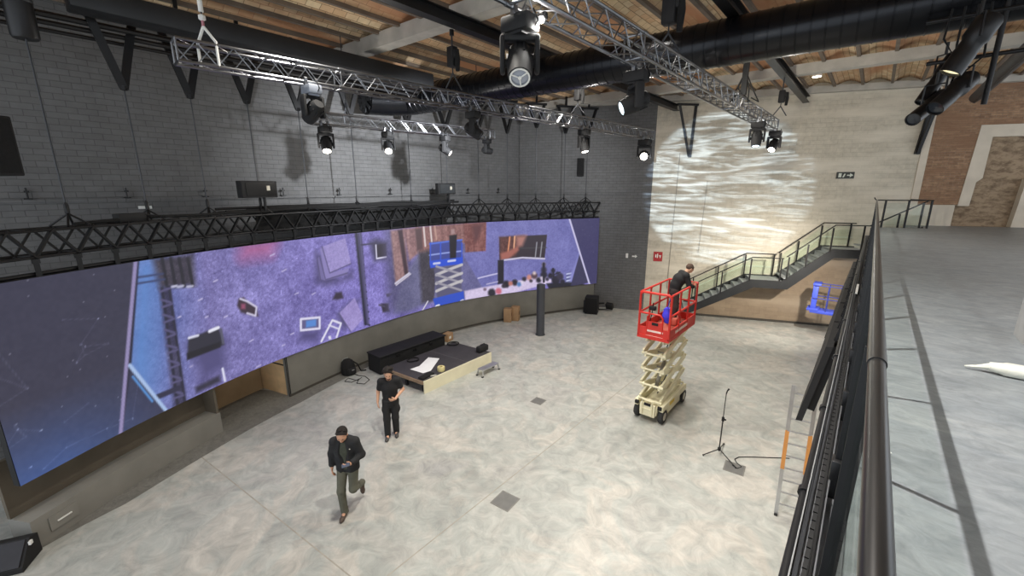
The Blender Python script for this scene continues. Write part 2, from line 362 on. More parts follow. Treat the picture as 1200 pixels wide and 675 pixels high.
# mezzanine slab with the stair well cut out along the far wall
A0 = far(8.0, 0, 1.5); A1 = far(9.75, 0, 1.5); A2 = far(9.75, 0, 0)
poly = [(.10,-5), (9,-5), (9, far(18.3,0).y-.02), tuple(A2.xy), tuple(A1.xy), (.10, (A0+WD*((.10-A0.x)/WD.x)).y)]
struct(MB().prism(poly, MZ-.35, MZ).build('floor_mezzanine', MEZF))
struct(MB().box((1.52, 6.2, MZ+2.65), (.48, .40, 5.3)).build('wall_pillar', mat('pillar_concrete', (150,150,150), .6, 0, .12, 5, .2)))
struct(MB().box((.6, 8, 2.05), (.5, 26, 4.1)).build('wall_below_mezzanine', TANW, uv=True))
# edge beam of the mezzanine
e = MB(); e.box((.03, 7.5, MZ-.30), (.17, 26, .02)); e.box((.105, 7.5, MZ-.2), (.02, 26, .42)); struct(e.build('trim_edge', mat('tray_grey', (104,106,110), .5, .35, .12, 4)))

# ------------------------------------------------------------------ curved video wall
KN = [(-9.1,-1.9),(-9.8,-.6),(-10.6,.75),(-11.35,2.3),(-11.95,3.95),(-12.45,6.1),(-12.8,8.6),(-12.88,10.8),(-12.55,12.8),(-11.95,14.5),(-11.15,16.3),(-10.05,18.5),(-9.6,19.3)]
def catmull(K, n=24):
    P = np.array(K, float); out = []
    for i in range(1, len(P)-2):
        for k in range(n):
            t = k/n; a, b, c, d = P[i-1:i+3]
            out.append(.5*(2*b+(c-a)*t+(2*a-5*b+4*c-d)*t*t+(3*b-a-3*c+d)*t**3))
    out.append(P[-2]); return np.array(out)
CC = catmull(KN); CS = np.r_[0, np.cumsum(np.hypot(*np.diff(CC, axis=0).T))]; CLEN = CS[-1]
def curve(s, off=0.0):                       # point at arc length s, off in front (towards the hall)
    s = np.asarray(s, float); x = np.interp(s, CS, CC[:,0]); y = np.interp(s, CS, CC[:,1])
    h = .05; tx = np.interp(s+h, CS, CC[:,0])-np.interp(s-h, CS, CC[:,0]); ty = np.interp(s+h, CS, CC[:,1])-np.interp(s-h, CS, CC[:,1]); L = np.hypot(tx, ty)
    return x+ty/L*off, y-tx/L*off
def cpt(s, z, off=0.0):
    x, y = curve(s, off); return Vector((float(x), float(y), z))
LB, LH = 1.25, 3.23
PAINT = [
 ('p',[(2.45,3.24),(3.2,3.24),(3.18,2.09),(2.62,-0.26),(1.88,1.05)],(104,120,182),0.6,1),
 ('p',[(2.44,3.24),(2.8,3.23),(2.56,2.26),(2.16,0.35),(1.9,1.19)],(92,140,208),0.35,0),
 ('p',[(4.82,3.24),(5.61,3.23),(5.46,2.98),(4.76,2.99)],(190,95,140),0.35,0),
 ('p',[(2.74,3.24),(3.58,3.22),(3.5,2.52),(2.76,2.61)],(66,62,78),0.08,1),
 ('l',[(2.92,3.21),(2.91,2.63)],(40,40,52),0.07,0),
 ('l',[(3.09,3.19),(3.08,2.59)],(40,40,52),0.07,0),
 ('l',[(3.26,3.16),(3.26,2.55)],(40,40,52),0.07,0),
 ('l',[(3.44,3.13),(3.44,2.51)],(40,40,52),0.07,0),
 ('l',[(3.0,2.59),(3.1,2.59)],(190,190,215),0.05,0),
 ('l',[(3.13,2.56),(3.24,2.56)],(190,190,215),0.05,0),
 ('l',[(3.33,2.52),(3.44,2.51)],(190,190,215),0.05,0),
 ('l',[(2.39,2.92),(2.88,2.9)],(60,70,110),0.04,0),
 ('l',[(2.37,2.8),(2.89,2.78)],(60,70,110),0.04,0),
 ('p',[(2.76,2.61),(2.96,2.6),(2.84,-0.13),(2.57,-0.15)],(64,62,92),0.06,1),
 ('l',[(2.81,2.6),(2.65,-0.11)],(42,42,62),0.06,0),
 ('l',[(2.95,2.6),(2.81,-0.07)],(42,42,62),0.06,0),
 ('l',[(2.76,2.54),(2.96,2.57)],(92,88,128),0.045,0),
 ('l',[(2.75,2.37),(2.92,2.27)],(92,88,128),0.045,0),
 ('l',[(2.74,2.21),(2.94,2.23)],(92,88,128),0.045,0),
 ('l',[(2.73,2.05),(2.9,1.94)],(92,88,128),0.045,0),
 ('l',[(2.72,1.88),(2.92,1.9)],(92,88,128),0.045,0),
 ('l',[(2.71,1.72),(2.88,1.6)],(92,88,128),0.045,0),
 ('l',[(2.7,1.55),(2.89,1.56)],(92,88,128),0.045,0),
 ('l',[(2.68,1.38),(2.86,1.26)],(92,88,128),0.045,0),
 ('l',[(2.67,1.21),(2.87,1.21)],(92,88,128),0.045,0),
 ('l',[(2.66,1.04),(2.84,0.91)],(92,88,128),0.045,0),
 ('l',[(2.65,0.87),(2.85,0.87)],(92,88,128),0.045,0),
 ('l',[(2.64,0.7),(2.82,0.56)],(92,88,128),0.045,0),
 ('l',[(2.63,0.53),(2.83,0.51)],(92,88,128),0.045,0),
 ('l',[(2.62,0.35),(2.8,0.2)],(92,88,128),0.045,0),
 ('l',[(2.61,0.18),(2.81,0.15)],(92,88,128),0.045,0),
 ('l',[(2.59,-0.0),(2.77,-0.16)],(92,88,128),0.045,0),
 ('l',[(8.33,3.13),(8.52,3.05)],(40,40,60),0.05,0),
 ('l',[(8.34,2.91),(8.53,2.83)],(40,40,60),0.05,0),
 ('l',[(8.34,2.69),(8.54,2.61)],(40,40,60),0.05,0),
 ('l',[(8.35,2.47),(8.54,2.39)],(40,40,60),0.05,0),
 ('l',[(8.35,2.25),(8.55,2.16)],(40,40,60),0.05,0),
 ('l',[(8.36,2.03),(8.56,1.94)],(40,40,60),0.05,0),
 ('l',[(8.37,1.8),(8.56,1.71)],(40,40,60),0.05,0),
 ('l',[(8.37,1.57),(8.57,1.48)],(40,40,60),0.05,0),
 ('l',[(8.38,1.34),(8.58,1.24)],(40,40,60),0.05,0),
 ('l',[(8.38,1.11),(8.58,1.01)],(40,40,60),0.05,0),
 ('l',[(8.39,0.88),(8.59,0.77)],(40,40,60),0.05,0),
 ('l',[(8.4,0.65),(8.6,0.53)],(40,40,60),0.05,0),
 ('l',[(8.4,0.41),(8.6,0.29)],(40,40,60),0.05,0),
 ('l',[(8.41,0.17),(8.61,0.05)],(40,40,60),0.05,0),
 ('l',[(4.66,0.05),(4.79,0.06)],(205,198,236),0.028,0),
 ('l',[(4.04,1.6),(4.12,1.62)],(205,198,236),0.028,0),
 ('l',[(3.51,2.16),(3.6,2.18)],(205,198,236),0.028,0),
 ('l',[(5.75,2.42),(5.88,2.46)],(205,198,236),0.028,0),
 ('l',[(6.05,1.71),(6.16,1.73)],(205,198,236),0.028,0),
 ('l',[(5.47,2.89),(5.6,2.93)],(205,198,236),0.028,0),
 ('l',[(3.93,2.51),(4.02,2.53)],(205,198,236),0.028,0),
 ('l',[(3.6,1.73),(3.66,1.74)],(205,198,236),0.028,0),
 ('l',[(4.58,0.79),(4.68,0.81)],(205,198,236),0.028,0),
 ('l',[(5.76,0.6),(5.87,0.61)],(205,198,236),0.028,0),
 ('l',[(5.47,0.36),(5.55,0.37)],(205,198,236),0.028,0),
 ('l',[(6.59,1.58),(6.71,1.61)],(205,198,236),0.028,0),
 ('l',[(3.01,1.9),(3.07,1.91)],(205,198,236),0.028,0),
 ('l',[(3.07,0.72),(3.13,0.73)],(205,198,236),0.028,0),
 ('l',[(2.17,0.38),(2.74,0.36)],(50,50,74),0.12,0),
 ('p',[(3.12,1.21),(3.97,1.19),(3.88,0.38),(3.27,0.29)],(84,80,128),0.18,0),
 ('p',[(3.14,1.37),(3.86,1.42),(3.93,0.94),(3.04,0.92)],(48,48,62),0.03,0),
 ('p',[(3.05,1.06),(3.86,1.05),(3.83,0.91),(3.04,0.9)],(34,34,44),0.02,0),
 ('l',[(3.16,1.38),(3.36,1.37)],(220,220,240),0.06,0),
 ('l',[(3.64,1.38),(3.85,1.4)],(235,235,250),0.08,0),
 ('l',[(3.91,1.34),(3.91,0.99)],(90,90,110),0.06,0),
 ('l',[(3.79,0.37),(3.8,0.05)],(220,220,245),0.06,0),
 ('p',[(3.09,0.21),(3.68,0.24),(3.69,0.08),(3.11,0.07)],(52,50,70),0.05,0),
 ('p',[(4.47,1.96),(4.6,1.97),(4.69,1.82),(4.9,1.63),(4.91,1.37),(4.69,1.48),(4.48,1.6),(4.4,1.8)],(64,52,66),0.03,0),
 ('l',[(4.51,1.95),(4.68,1.84),(4.9,1.63),(4.84,1.41),(4.63,1.54)],(210,205,230),0.05,0),
 ('p',[(4.51,1.82),(4.62,1.79),(4.6,1.66),(4.49,1.69)],(150,80,110),0.03,0),
 ('p',[(6.88,2.79),(7.6,1.78),(8.08,2.02),(8.06,1.83),(7.11,1.76),(6.78,1.93)],(74,68,110),0.15,0),
 ('p',[(6.89,2.61),(7.01,2.67),(7.1,1.95),(7.92,2.05),(7.91,1.94),(7.1,1.9),(6.9,1.99)],(120,112,165),0.02,0),
 ('p',[(7.01,2.9),(7.13,2.91),(7.27,2.11),(7.97,2.15),(7.95,2.04),(7.07,1.93),(7.04,2.67)],(142,132,190),0.02,0),
 ('p',[(7.1,2.94),(7.94,3.11),(8.08,2.28),(7.27,2.11)],(158,146,205),0.02,1),
 ('l',[(7.1,2.94),(7.27,2.11),(8.08,2.28)],(84,78,120),0.03,0),
 ('l',[(6.89,2.61),(6.93,1.98)],(84,78,120),0.03,0),
 ('l',[(6.98,2.67),(7.1,1.93),(7.92,2.0)],(84,78,120),0.03,0),
 ('p',[(7.4,0.77),(7.91,1.03),(8.25,1.02),(7.62,0.19),(7.46,0.46)],(84,78,120),0.12,0),
 ('p',[(7.46,0.78),(8.09,1.14),(8.39,0.36),(7.84,0.03)],(160,146,206),0.02,1),
 ('l',[(7.46,0.78),(7.84,0.03)],(96,90,130),0.03,0),
 ('p',[(7.41,1.46),(7.63,1.44),(7.67,1.23),(7.48,1.22),(7.27,1.27)],(60,52,70),0.04,0),
 ('p',[(6.09,0.6),(6.71,0.46),(6.61,0.11),(6.0,0.31)],(84,78,128),0.15,0),
 ('p',[(6.14,0.95),(6.76,0.83),(6.72,0.49),(6.1,0.62)],(100,96,140),0.02,0),
 ('p',[(6.3,0.85),(6.64,0.81),(6.61,0.6),(6.27,0.65)],(90,140,215),0.03,0),
 ('l',[(6.14,0.95),(6.76,0.83),(6.72,0.49),(6.1,0.62),(6.14,0.95)],(225,222,245),0.07,0),
 ('l',[(6.73,0.07),(7.19,0.62),(7.49,0.43),(7.28,0.03)],(228,225,245),0.07,0),
 ('l',[(7.05,0.5),(7.37,0.29)],(228,225,245),0.05,0),
 ('p',[(6.98,0.15),(7.07,0.15),(7.09,0.03),(7.0,0.04)],(230,230,245),0.02,0),
 ('p',[(8.31,3.24),(8.58,3.24),(8.58,0.09),(8.37,0.12)],(72,68,104),0.04,0),
 ('l',[(8.37,3.23),(8.44,0.13)],(44,44,64),0.07,0),
 ('l',[(8.51,3.22),(8.55,0.13)],(96,92,134),0.04,0),
 ('l',[(8.53,2.83),(9.12,2.82)],(60,58,84),0.05,0),
 ('p',[(8.88,2.88),(9.14,2.96),(9.63,2.8),(9.58,2.2),(9.0,2.22)],(66,62,92),0.12,0),
 ('p',[(9.12,2.76),(9.56,2.78),(9.55,2.33),(9.15,2.32)],(50,44,60),0.03,0),
 ('l',[(9.12,2.76),(9.11,2.3),(9.52,2.3)],(225,222,245),0.05,0),
 ('p',[(9.15,0.69),(9.49,0.64),(9.5,0.32),(9.2,0.36)],(52,46,60),0.04,0),
 ('l',[(9.07,0.67),(9.29,0.56)],(80,74,100),0.06,0),
 ('p',[(9.4,1.0),(9.67,0.98),(9.58,0.87),(9.43,0.87)],(66,60,80),0.03,0),
 ('p',[(9.59,3.19),(10.16,3.2),(10.85,1.24),(10.48,0.58),(10.04,0.22),(9.46,0.3)],(92,88,130),0.25,1),
 ('p',[(10.12,1.31),(11.0,2.27),(12.25,2.33),(11.51,0.23),(10.36,0.08),(9.72,0.23)],(104,103,140),0.12,1),
 ('p',[(9.78,3.2),(10.43,3.21),(10.46,1.44),(9.85,1.26)],(152,118,120),0.06,2),
 ('p',[(10.11,3.17),(10.31,3.19),(10.46,1.51),(10.3,1.47)],(66,48,58),0.04,0),
 ('p',[(10.35,3.22),(11.03,3.23),(11.0,2.24),(10.54,2.01)],(156,120,122),0.06,2),
 ('p',[(10.95,3.23),(13.44,3.25),(13.37,2.41),(11.41,2.16),(11.0,2.24)],(142,102,100),0.06,2),
 ('p',[(11.0,2.27),(11.92,2.33),(11.77,0.25),(11.04,0.29)],(66,62,74),0.1,1),
 ('l',[(11.31,3.21),(11.35,2.49)],(220,205,205),0.08,0),
 ('l',[(11.63,3.19),(11.68,2.46)],(220,205,205),0.08,0),
 ('l',[(11.84,3.2),(11.9,2.7)],(190,150,140),0.08,0),
 ('p',[(10.9,3.17),(11.23,3.18),(11.22,2.38),(10.93,2.34)],(92,70,74),0.05,0),
 ('l',[(9.85,1.29),(10.51,1.56)],(205,200,220),0.08,0),
 ('l',[(9.88,1.22),(10.58,1.52)],(205,200,220),0.05,0),
 ('p',[(11.92,2.33),(13.08,2.47),(14.33,1.78),(14.3,0.08),(12.99,-0.17),(11.63,0.06)],(106,104,150),0.05,1),
 ('p',[(13.23,3.23),(14.35,3.24),(14.29,2.01),(13.28,2.03)],(134,88,86),0.03,2),
 ('p',[(13.64,3.13),(14.19,3.18),(13.92,2.55),(13.75,2.42)],(100,66,70),0.1,0),
 ('p',[(11.56,2.6),(13.13,2.57),(13.14,1.61),(11.54,1.6)],(66,76,150),0.03,0),
 ('l',[(11.56,2.54),(13.13,2.57)],(90,120,225),0.06,0),
 ('l',[(11.53,2.11),(13.11,2.11)],(150,165,230),0.06,0),
 ('l',[(11.6,2.57),(11.55,1.74)],(60,90,210),0.06,0),
 ('l',[(12.09,2.52),(12.05,1.67)],(60,90,210),0.06,0),
 ('l',[(12.63,2.47),(12.59,1.6)],(60,90,210),0.06,0),
 ('l',[(13.12,2.43),(13.09,1.54)],(60,90,210),0.06,0),
 ('p',[(11.52,1.88),(13.15,1.86),(13.14,1.57),(11.54,1.6)],(48,84,214),0.02,0),
 ('l',[(11.72,1.75),(12.01,1.74)],(200,205,240),0.09,0),
 ('l',[(12.43,1.76),(12.77,1.76)],(200,205,240),0.09,0),
 ('p',[(11.71,1.58),(13.05,1.55),(13.05,0.23),(11.81,0.31)],(92,90,120),0.04,0),
 ('l',[(11.82,1.29),(13.09,1.54)],(196,192,196),0.12,0),
 ('l',[(11.84,1.63),(13.04,1.15)],(160,156,170),0.09,0),
 ('l',[(11.8,0.94),(13.08,1.18)],(196,192,196),0.12,0),
 ('l',[(11.82,1.29),(13.03,0.79)],(160,156,170),0.09,0),
 ('l',[(11.79,0.63),(13.07,0.86)],(196,192,196),0.12,0),
 ('l',[(11.81,0.98),(13.02,0.46)],(160,156,170),0.09,0),
 ('p',[(11.6,0.35),(13.14,0.4),(13.17,-0.01),(11.71,-0.03)],(52,84,200),0.02,0),
 ('l',[(11.76,0.0),(11.88,0.01)],(230,230,240),0.12,0),
 ('l',[(13.0,-0.02),(13.09,0.0)],(200,200,220),0.12,0),
 ('p',[(12.52,2.79),(12.89,2.8),(12.81,1.86),(12.52,1.86)],(36,32,40),0.03,0),
 ('p',[(12.61,3.02),(12.77,3.05),(12.81,2.84),(12.6,2.82)],(170,140,140),0.04,0),
 ('l',[(11.02,-0.05),(11.34,0.3)],(215,212,225),0.06,0),
 ('p',[(14.35,3.24),(18.62,3.21),(19.8,0.12),(17.41,0.13),(14.3,0.08),(13.11,2.04),(14.33,1.97)],(118,118,182),0.03,1),
 ('l',[(13.88,0.86),(14.96,0.97)],(205,200,235),0.06,0),
 ('p',[(13.18,0.4),(14.95,0.46),(17.31,0.63),(17.87,0.29),(15.6,-0.05),(13.21,-0.02)],(214,200,232),0.04,1),
 ('p',[(14.97,2.56),(17.4,2.55),(17.29,1.44),(14.96,1.58)],(56,48,58),0.02,0),
 ('p',[(14.97,2.56),(16.21,2.57),(15.78,1.67),(15.01,1.54)],(98,64,62),0.08,2),
 ('p',[(15.82,2.55),(16.34,2.56),(16.13,2.11),(15.86,2.05)],(176,124,116),0.1,0),
 ('l',[(15.48,2.53),(15.39,1.85)],(225,150,110),0.07,0),
 ('l',[(15.73,2.55),(15.69,2.02)],(235,175,140),0.07,0),
 ('p',[(15.01,1.84),(15.52,1.96),(15.86,2.09),(15.95,1.93),(15.43,1.58),(15.05,1.54)],(168,104,94),0.06,0),
 ('l',[(15.09,1.53),(16.13,1.57),(17.29,1.44)],(205,200,225),0.08,0),
 ('l',[(16.04,2.0),(17.37,1.96)],(70,70,74),0.05,0),
 ('l',[(16.87,2.22),(16.8,1.56)],(150,150,160),0.06,0),
 ('l',[(17.14,2.21),(17.06,1.54)],(150,150,160),0.06,0),
 ('p',[(14.88,1.55),(15.18,1.56),(15.17,0.48),(14.87,0.47)],(40,38,50),0.03,0),
 ('l',[(14.31,0.54),(14.87,0.59)],(190,185,220),0.05,0),
 ('p',[(15.47,0.36),(15.38,0.26),(15.25,0.27),(15.14,0.36),(15.13,0.5),(15.22,0.59),(15.35,0.59),(15.46,0.49)],(44,40,52),0.05,0),
 ('p',[(15.89,0.4),(15.81,0.31),(15.69,0.32),(15.59,0.4),(15.58,0.52),(15.66,0.6),(15.78,0.6),(15.88,0.52)],(50,44,56),0.05,0),
 ('p',[(15.63,0.4),(15.57,0.34),(15.48,0.34),(15.42,0.4),(15.41,0.49),(15.46,0.54),(15.55,0.54),(15.62,0.48)],(190,120,110),0.05,0),
 ('p',[(16.07,0.31),(16.01,0.25),(15.92,0.25),(15.86,0.31),(15.85,0.4),(15.9,0.46),(15.99,0.46),(16.06,0.4)],(90,130,190),0.05,0),
 ('p',[(16.34,0.52),(16.28,0.47),(16.19,0.47),(16.12,0.53),(16.11,0.61),(16.17,0.67),(16.26,0.67),(16.33,0.61)],(54,48,60),0.05,0),
 ('p',[(16.63,0.57),(16.56,0.5),(16.45,0.5),(16.37,0.57),(16.36,0.68),(16.43,0.75),(16.53,0.75),(16.62,0.67)],(206,140,130),0.05,0),
 ('p',[(16.92,0.62),(16.84,0.53),(16.72,0.53),(16.62,0.62),(16.6,0.74),(16.68,0.82),(16.81,0.82),(16.91,0.74)],(90,70,80),0.05,0),
 ('p',[(16.85,0.77),(16.81,0.72),(16.73,0.72),(16.68,0.77),(16.67,0.83),(16.72,0.88),(16.79,0.88),(16.84,0.83)],(220,200,200),0.05,0),
 ('p',[(17.13,0.4),(17.06,0.33),(16.95,0.33),(16.87,0.4),(16.86,0.51),(16.92,0.58),(17.03,0.58),(17.12,0.51)],(44,42,56),0.05,0),
 ('p',[(14.76,0.04),(14.66,-0.06),(14.5,-0.06),(14.38,0.06),(14.37,0.2),(14.47,0.3),(14.63,0.3),(14.74,0.19)],(48,46,58),0.05,0),
 ('p',[(15.06,0.09),(14.98,0.01),(14.86,0.02),(14.77,0.1),(14.76,0.22),(14.84,0.3),(14.96,0.29),(15.05,0.21)],(205,110,130),0.05,0),
 ('p',[(17.42,0.86),(17.34,0.78),(17.21,0.77),(17.11,0.86),(17.1,0.98),(17.18,1.07),(17.3,1.07),(17.4,0.98)],(60,58,80),0.05,0),
 ('p',[(17.45,0.61),(17.36,0.51),(17.21,0.51),(17.09,0.61),(17.08,0.74),(17.17,0.84),(17.32,0.84),(17.43,0.75)],(48,46,62),0.05,0),
 ('p',[(17.37,1.12),(17.31,1.06),(17.22,1.06),(17.15,1.12),(17.14,1.21),(17.2,1.27),(17.29,1.27),(17.36,1.21)],(110,100,110),0.05,0),
 ('p',[(17.77,0.55),(17.7,0.48),(17.59,0.48),(17.5,0.55),(17.49,0.65),(17.56,0.73),(17.67,0.73),(17.76,0.66)],(38,36,48),0.05,0),
 ('p',[(18.16,0.28),(18.04,0.16),(17.85,0.16),(17.7,0.28),(17.68,0.46),(17.8,0.58),(17.98,0.58),(18.13,0.46)],(44,42,58),0.05,0),
 ('p',[(18.34,0.45),(18.25,0.35),(18.09,0.35),(17.98,0.45),(17.96,0.59),(18.05,0.69),(18.2,0.69),(18.32,0.59)],(60,56,76),0.05,0),
 ('p',[(17.88,0.8),(17.83,0.73),(17.73,0.73),(17.66,0.79),(17.65,0.88),(17.71,0.94),(17.8,0.94),(17.87,0.88)],(44,42,56),0.05,0),
 ('p',[(17.28,0.04),(17.18,-0.05),(17.04,-0.05),(16.92,0.05),(16.91,0.19),(17.0,0.29),(17.14,0.29),(17.26,0.19)],(80,84,96),0.05,0),
 ('p',[(15.28,0.35),(15.25,0.28),(15.17,0.26),(15.09,0.3),(15.06,0.37),(15.09,0.44),(15.17,0.46),(15.25,0.42)],(60,54,66),0.04,0),
 ('p',[(16.22,0.41),(16.19,0.36),(16.14,0.34),(16.08,0.37),(16.06,0.43),(16.08,0.47),(16.14,0.49),(16.19,0.46)],(225,215,235),0.04,0),
 ('p',[(16.68,0.44),(16.65,0.39),(16.59,0.37),(16.52,0.4),(16.49,0.46),(16.52,0.52),(16.58,0.53),(16.65,0.5)],(70,60,74),0.04,0),
 ('p',[(17.27,0.51),(17.25,0.45),(17.18,0.43),(17.1,0.46),(17.07,0.53),(17.1,0.59),(17.17,0.61),(17.24,0.58)],(200,190,210),0.04,0),
 ('p',[(17.55,0.44),(17.52,0.38),(17.45,0.36),(17.38,0.4),(17.35,0.46),(17.38,0.52),(17.45,0.54),(17.52,0.51)],(60,56,74),0.04,0),
 ('p',[(18.1,0.69),(18.07,0.63),(18.0,0.61),(17.94,0.64),(17.91,0.7),(17.93,0.76),(18.0,0.78),(18.07,0.75)],(56,56,78),0.04,0),
 ('p',[(18.44,0.24),(18.4,0.15),(18.3,0.13),(18.2,0.17),(18.16,0.27),(18.19,0.35),(18.29,0.38),(18.4,0.33)],(48,46,60),0.04,0),
 ('p',[(14.3,0.31),(14.27,0.27),(14.22,0.25),(14.16,0.28),(14.14,0.33),(14.17,0.38),(14.22,0.39),(14.28,0.36)],(120,100,120),0.04,0),
 ('l',[(17.25,1.2),(17.27,0.35)],(44,42,56),0.12,0),
 ('l',[(17.76,0.92),(17.83,0.17)],(44,42,56),0.1,0),
 ('l',[(17.54,0.57),(18.14,0.73)],(50,48,62),0.06,0),
 ('p',[(18.52,0.65),(18.76,0.72),(18.73,0.09),(18.45,0.07)],(96,100,150),0.04,0),
 ('l',[(18.52,0.61),(18.76,0.63)],(200,205,240),0.07,0),
 ('l',[(18.53,0.44),(18.77,0.47)],(200,205,240),0.07,0),
 ('l',[(18.53,0.27),(18.77,0.3)],(200,205,240),0.07,0),
 ('l',[(18.54,0.15),(18.78,0.17)],(200,205,240),0.07,0),
 ('p',[(18.72,0.55),(19.2,1.61),(19.44,1.59),(19.11,0.18),(18.73,0.04)],(140,140,205),0.08,0),
 ('p',[(17.41,0.25),(19.31,0.16),(19.72,-0.13),(17.65,-0.19)],(40,40,52),0.04,0),
 ('p',[(19.2,1.56),(19.81,0.08),(18.74,-0.04)],(64,62,92),0.02,3),
 ('p',[(18.59,3.25),(20.62,3.28),(20.83,-0.1),(19.81,0.03)],(66,63,104),0.015,3),
 ('l',[(18.57,3.25),(19.84,-0.01)],(205,200,235),0.09,0),
 ('p',[(-0.09,3.28),(2.44,3.26),(1.48,-0.17),(-0.98,-0.94)],(58,58,78),0.015,3),
 ('p',[(1.93,1.17),(2.44,-0.06),(1.5,-0.18)],(58,58,80),0.015,3),
 ('p',[(2.45,3.25),(2.49,3.25),(1.94,1.17),(1.53,-0.09),(1.48,-0.17)],(40,40,60),0.015,0),
 ('l',[(1.93,1.25),(2.4,0.02)],(170,195,235),0.07,0),
 ('l',[(1.94,1.0),(2.19,0.33)],(90,150,220),0.04,0),
 ('l',[(2.42,3.24),(1.52,-0.01)],(150,140,185),0.07,0),
]

def vnoise(x, y, sc, seed=0):
    g = np.random.default_rng(seed).random((64, 64)); x = x*sc; y = y*sc
    xi = np.floor(x).astype(int); yi = np.floor(y).astype(int); fx = x-xi; fy = y-yi; fx = fx*fx*(3-2*fx); fy = fy*fy*(3-2*fy)
    G = lambda a, b: g[a % 64, b % 64]
    return (G(xi,yi)*(1-fx)+G(xi+1,yi)*fx)*(1-fy)+(G(xi,yi+1)*(1-fx)+G(xi+1,yi+1)*fx)*fy
def seg_dist(S, T, a, b):
    d = np.array(b)-np.array(a); L2 = d@d+1e-12; t = np.clip(((S-a[0])*d[0]+(T-a[1])*d[1])/L2, 0, 1)
    return np.hypot(S-a[0]-t*d[0], T-a[1]-t*d[1])
def picture(S, T):
    base = np.empty((len(S), 3)); m = vnoise(S, T, 1.1, 1)*.5+vnoise(S, T, 4, 2)*.5; f = vnoise(S, T, 17, 3); f2 = vnoise(S, T, 31, 8)
    tex1 = (m-.5)*46+(f-.5)*30+(f2 > .94)*34+np.random.default_rng(9).normal(0,9,len(S)); wood = (vnoise(S*3.5, T*.35, 3, 4)-.5)*60+(f-.5)*70
    c0 = np.array((130,124,184.)); c1 = np.array((127,117,190.)); w = np.clip((S-4)/4, 0, 1)[:,None]
    base[:] = c0*(1-w)+c1*w; base += tex1[:,None]*np.array((1,1,1.15))
    stars = (np.random.default_rng(3).random(len(S)) > .9985)
    NET = np.zeros(len(S)); rn = random.Random(11); nodes = [(rn.uniform(-.1,2.6), rn.uniform(.05,2.9)) for _ in range(34)]
    for i, a in enumerate(nodes):
        d = np.hypot(S-a[0], T-a[1]); NET = np.maximum(NET, np.clip(1-d/.022, 0, 1)*rn.uniform(.6,1.8))
        nb_ = sorted(nodes, key=lambda q: math.hypot(q[0]-a[0], q[1]-a[1]))[1:3]
        for b in nb_:
            if rn.random() < .6: NET = np.maximum(NET, np.clip(1-seg_dist(S, T, a, b)/.014, 0, 1)*.28)
    for kind, pts, col, soft, nz in PAINT:
        P = np.array(pts, float); x0, y0 = P.min(0)-.6; x1, y1 = P.max(0)+.6
        idx = np.where((S > x0) & (S < x1) & (T > y0) & (T < y1))[0]
        if not len(idx): continue
        s, t = S[idx], T[idx]
        if kind == 'l':
            d = np.min([seg_dist(s, t, P[i], P[i+1]) for i in range(len(P)-1)], axis=0); a = np.clip((soft*.5+.014-d)/.028, 0, 1)
        else:
            ins = np.zeros(len(s), bool); d = np.full(len(s), 9.)
            for i in range(len(P)):
                p, q = P[i], P[(i+1) % len(P)]
                d = np.minimum(d, seg_dist(s, t, p, q))
                if p[1] != q[1]:
                    c = ((p[1] > t) != (q[1] > t)) & (s < (q[0]-p[0])*(t-p[1])/(q[1]-p[1])+p[0]); ins ^= c
            sd = np.where(ins, d, -d); a = np.clip(sd/(2*soft)+.5, 0, 1)
        c = np.tile(np.array(col, float), (len(s), 1))
        if nz == 1: c += (tex1[idx]*.55)[:,None]
        elif nz == 2: c += .5*wood[idx][:,None]*np.array((1,.9,.85))
        elif nz == 3:
            c += NET[idx][:,None]*np.array((60,62,70.)); g = np.clip((1.3-t)/1.5, 0, 1)*np.clip((2.6-s)/2.0, 0, 1); c += g[:,None]*np.array((8,34,74.)); c += ((f[idx]-.5)*7)[:,None]; c += (stars[idx]*55.)[:,None]
        base[idx] = base[idx]*(1-a[:,None])+c*a[:,None]
    return np.clip(base, 0, 255)
NS, NT_ = 900, 144
ss = np.linspace(0, CLEN, NS+1); tt = np.linspace(0, LH, NT_+1)
SX, SY = curve(ss, .02); S2, T2 = np.meshgrid(ss, tt)
co3 = np.stack([np.tile(SX, NT_+1), np.tile(SY, NT_+1), np.repeat(tt, NS+1)+LB], 1)
ii = (np.arange(NT_)[:,None]*(NS+1)+np.arange(NS)[None,:]).ravel()
vw = thing('video_wall', 'long curved video wall showing a purple concrete hall with a blue lift', 'video screen', (-12.5, 8.6, LB))
me = bpy.data.meshes.new('screen'); fcs = np.stack([ii, ii+1, ii+NS+2, ii+NS+1], 1)
me.from_pydata((co3-np.array((-12.5, 8.6, LB))).tolist(), [], fcs.tolist())
ca = me.color_attributes.new('picture', 'FLOAT_COLOR', 'POINT')
pc = picture(S2.ravel(), T2.ravel())/255; pl = np.where(pc <= .04045, pc/12.92, ((pc+.055)/1.055)**2.4)
ca.data.foreach_set('color', np.concatenate([pl, np.ones((len(pl), 1))], 1).ravel().astype(np.float32))
SM = bpy.data.materials.new('screen_pixels'); SM.use_nodes = True; nt = SM.node_tree; b = nt.nodes['Principled BSDF']
at = N(nt, 'ShaderNodeVertexColor'); at.layer_name = 'picture'; nt.links.new(at.outputs[0], b.inputs['Emission Color']); b.inputs['Emission Strength'].default_value = .9
b.inputs['Base Color'].default_value = (.012,.012,.014,1); b.inputs['Roughness'].default_value = .6
me.materials.append(SM); so = bpy.data.objects.new('screen', me); COL.objects.link(so); so.parent = vw
hb = MB(); nseg = 120
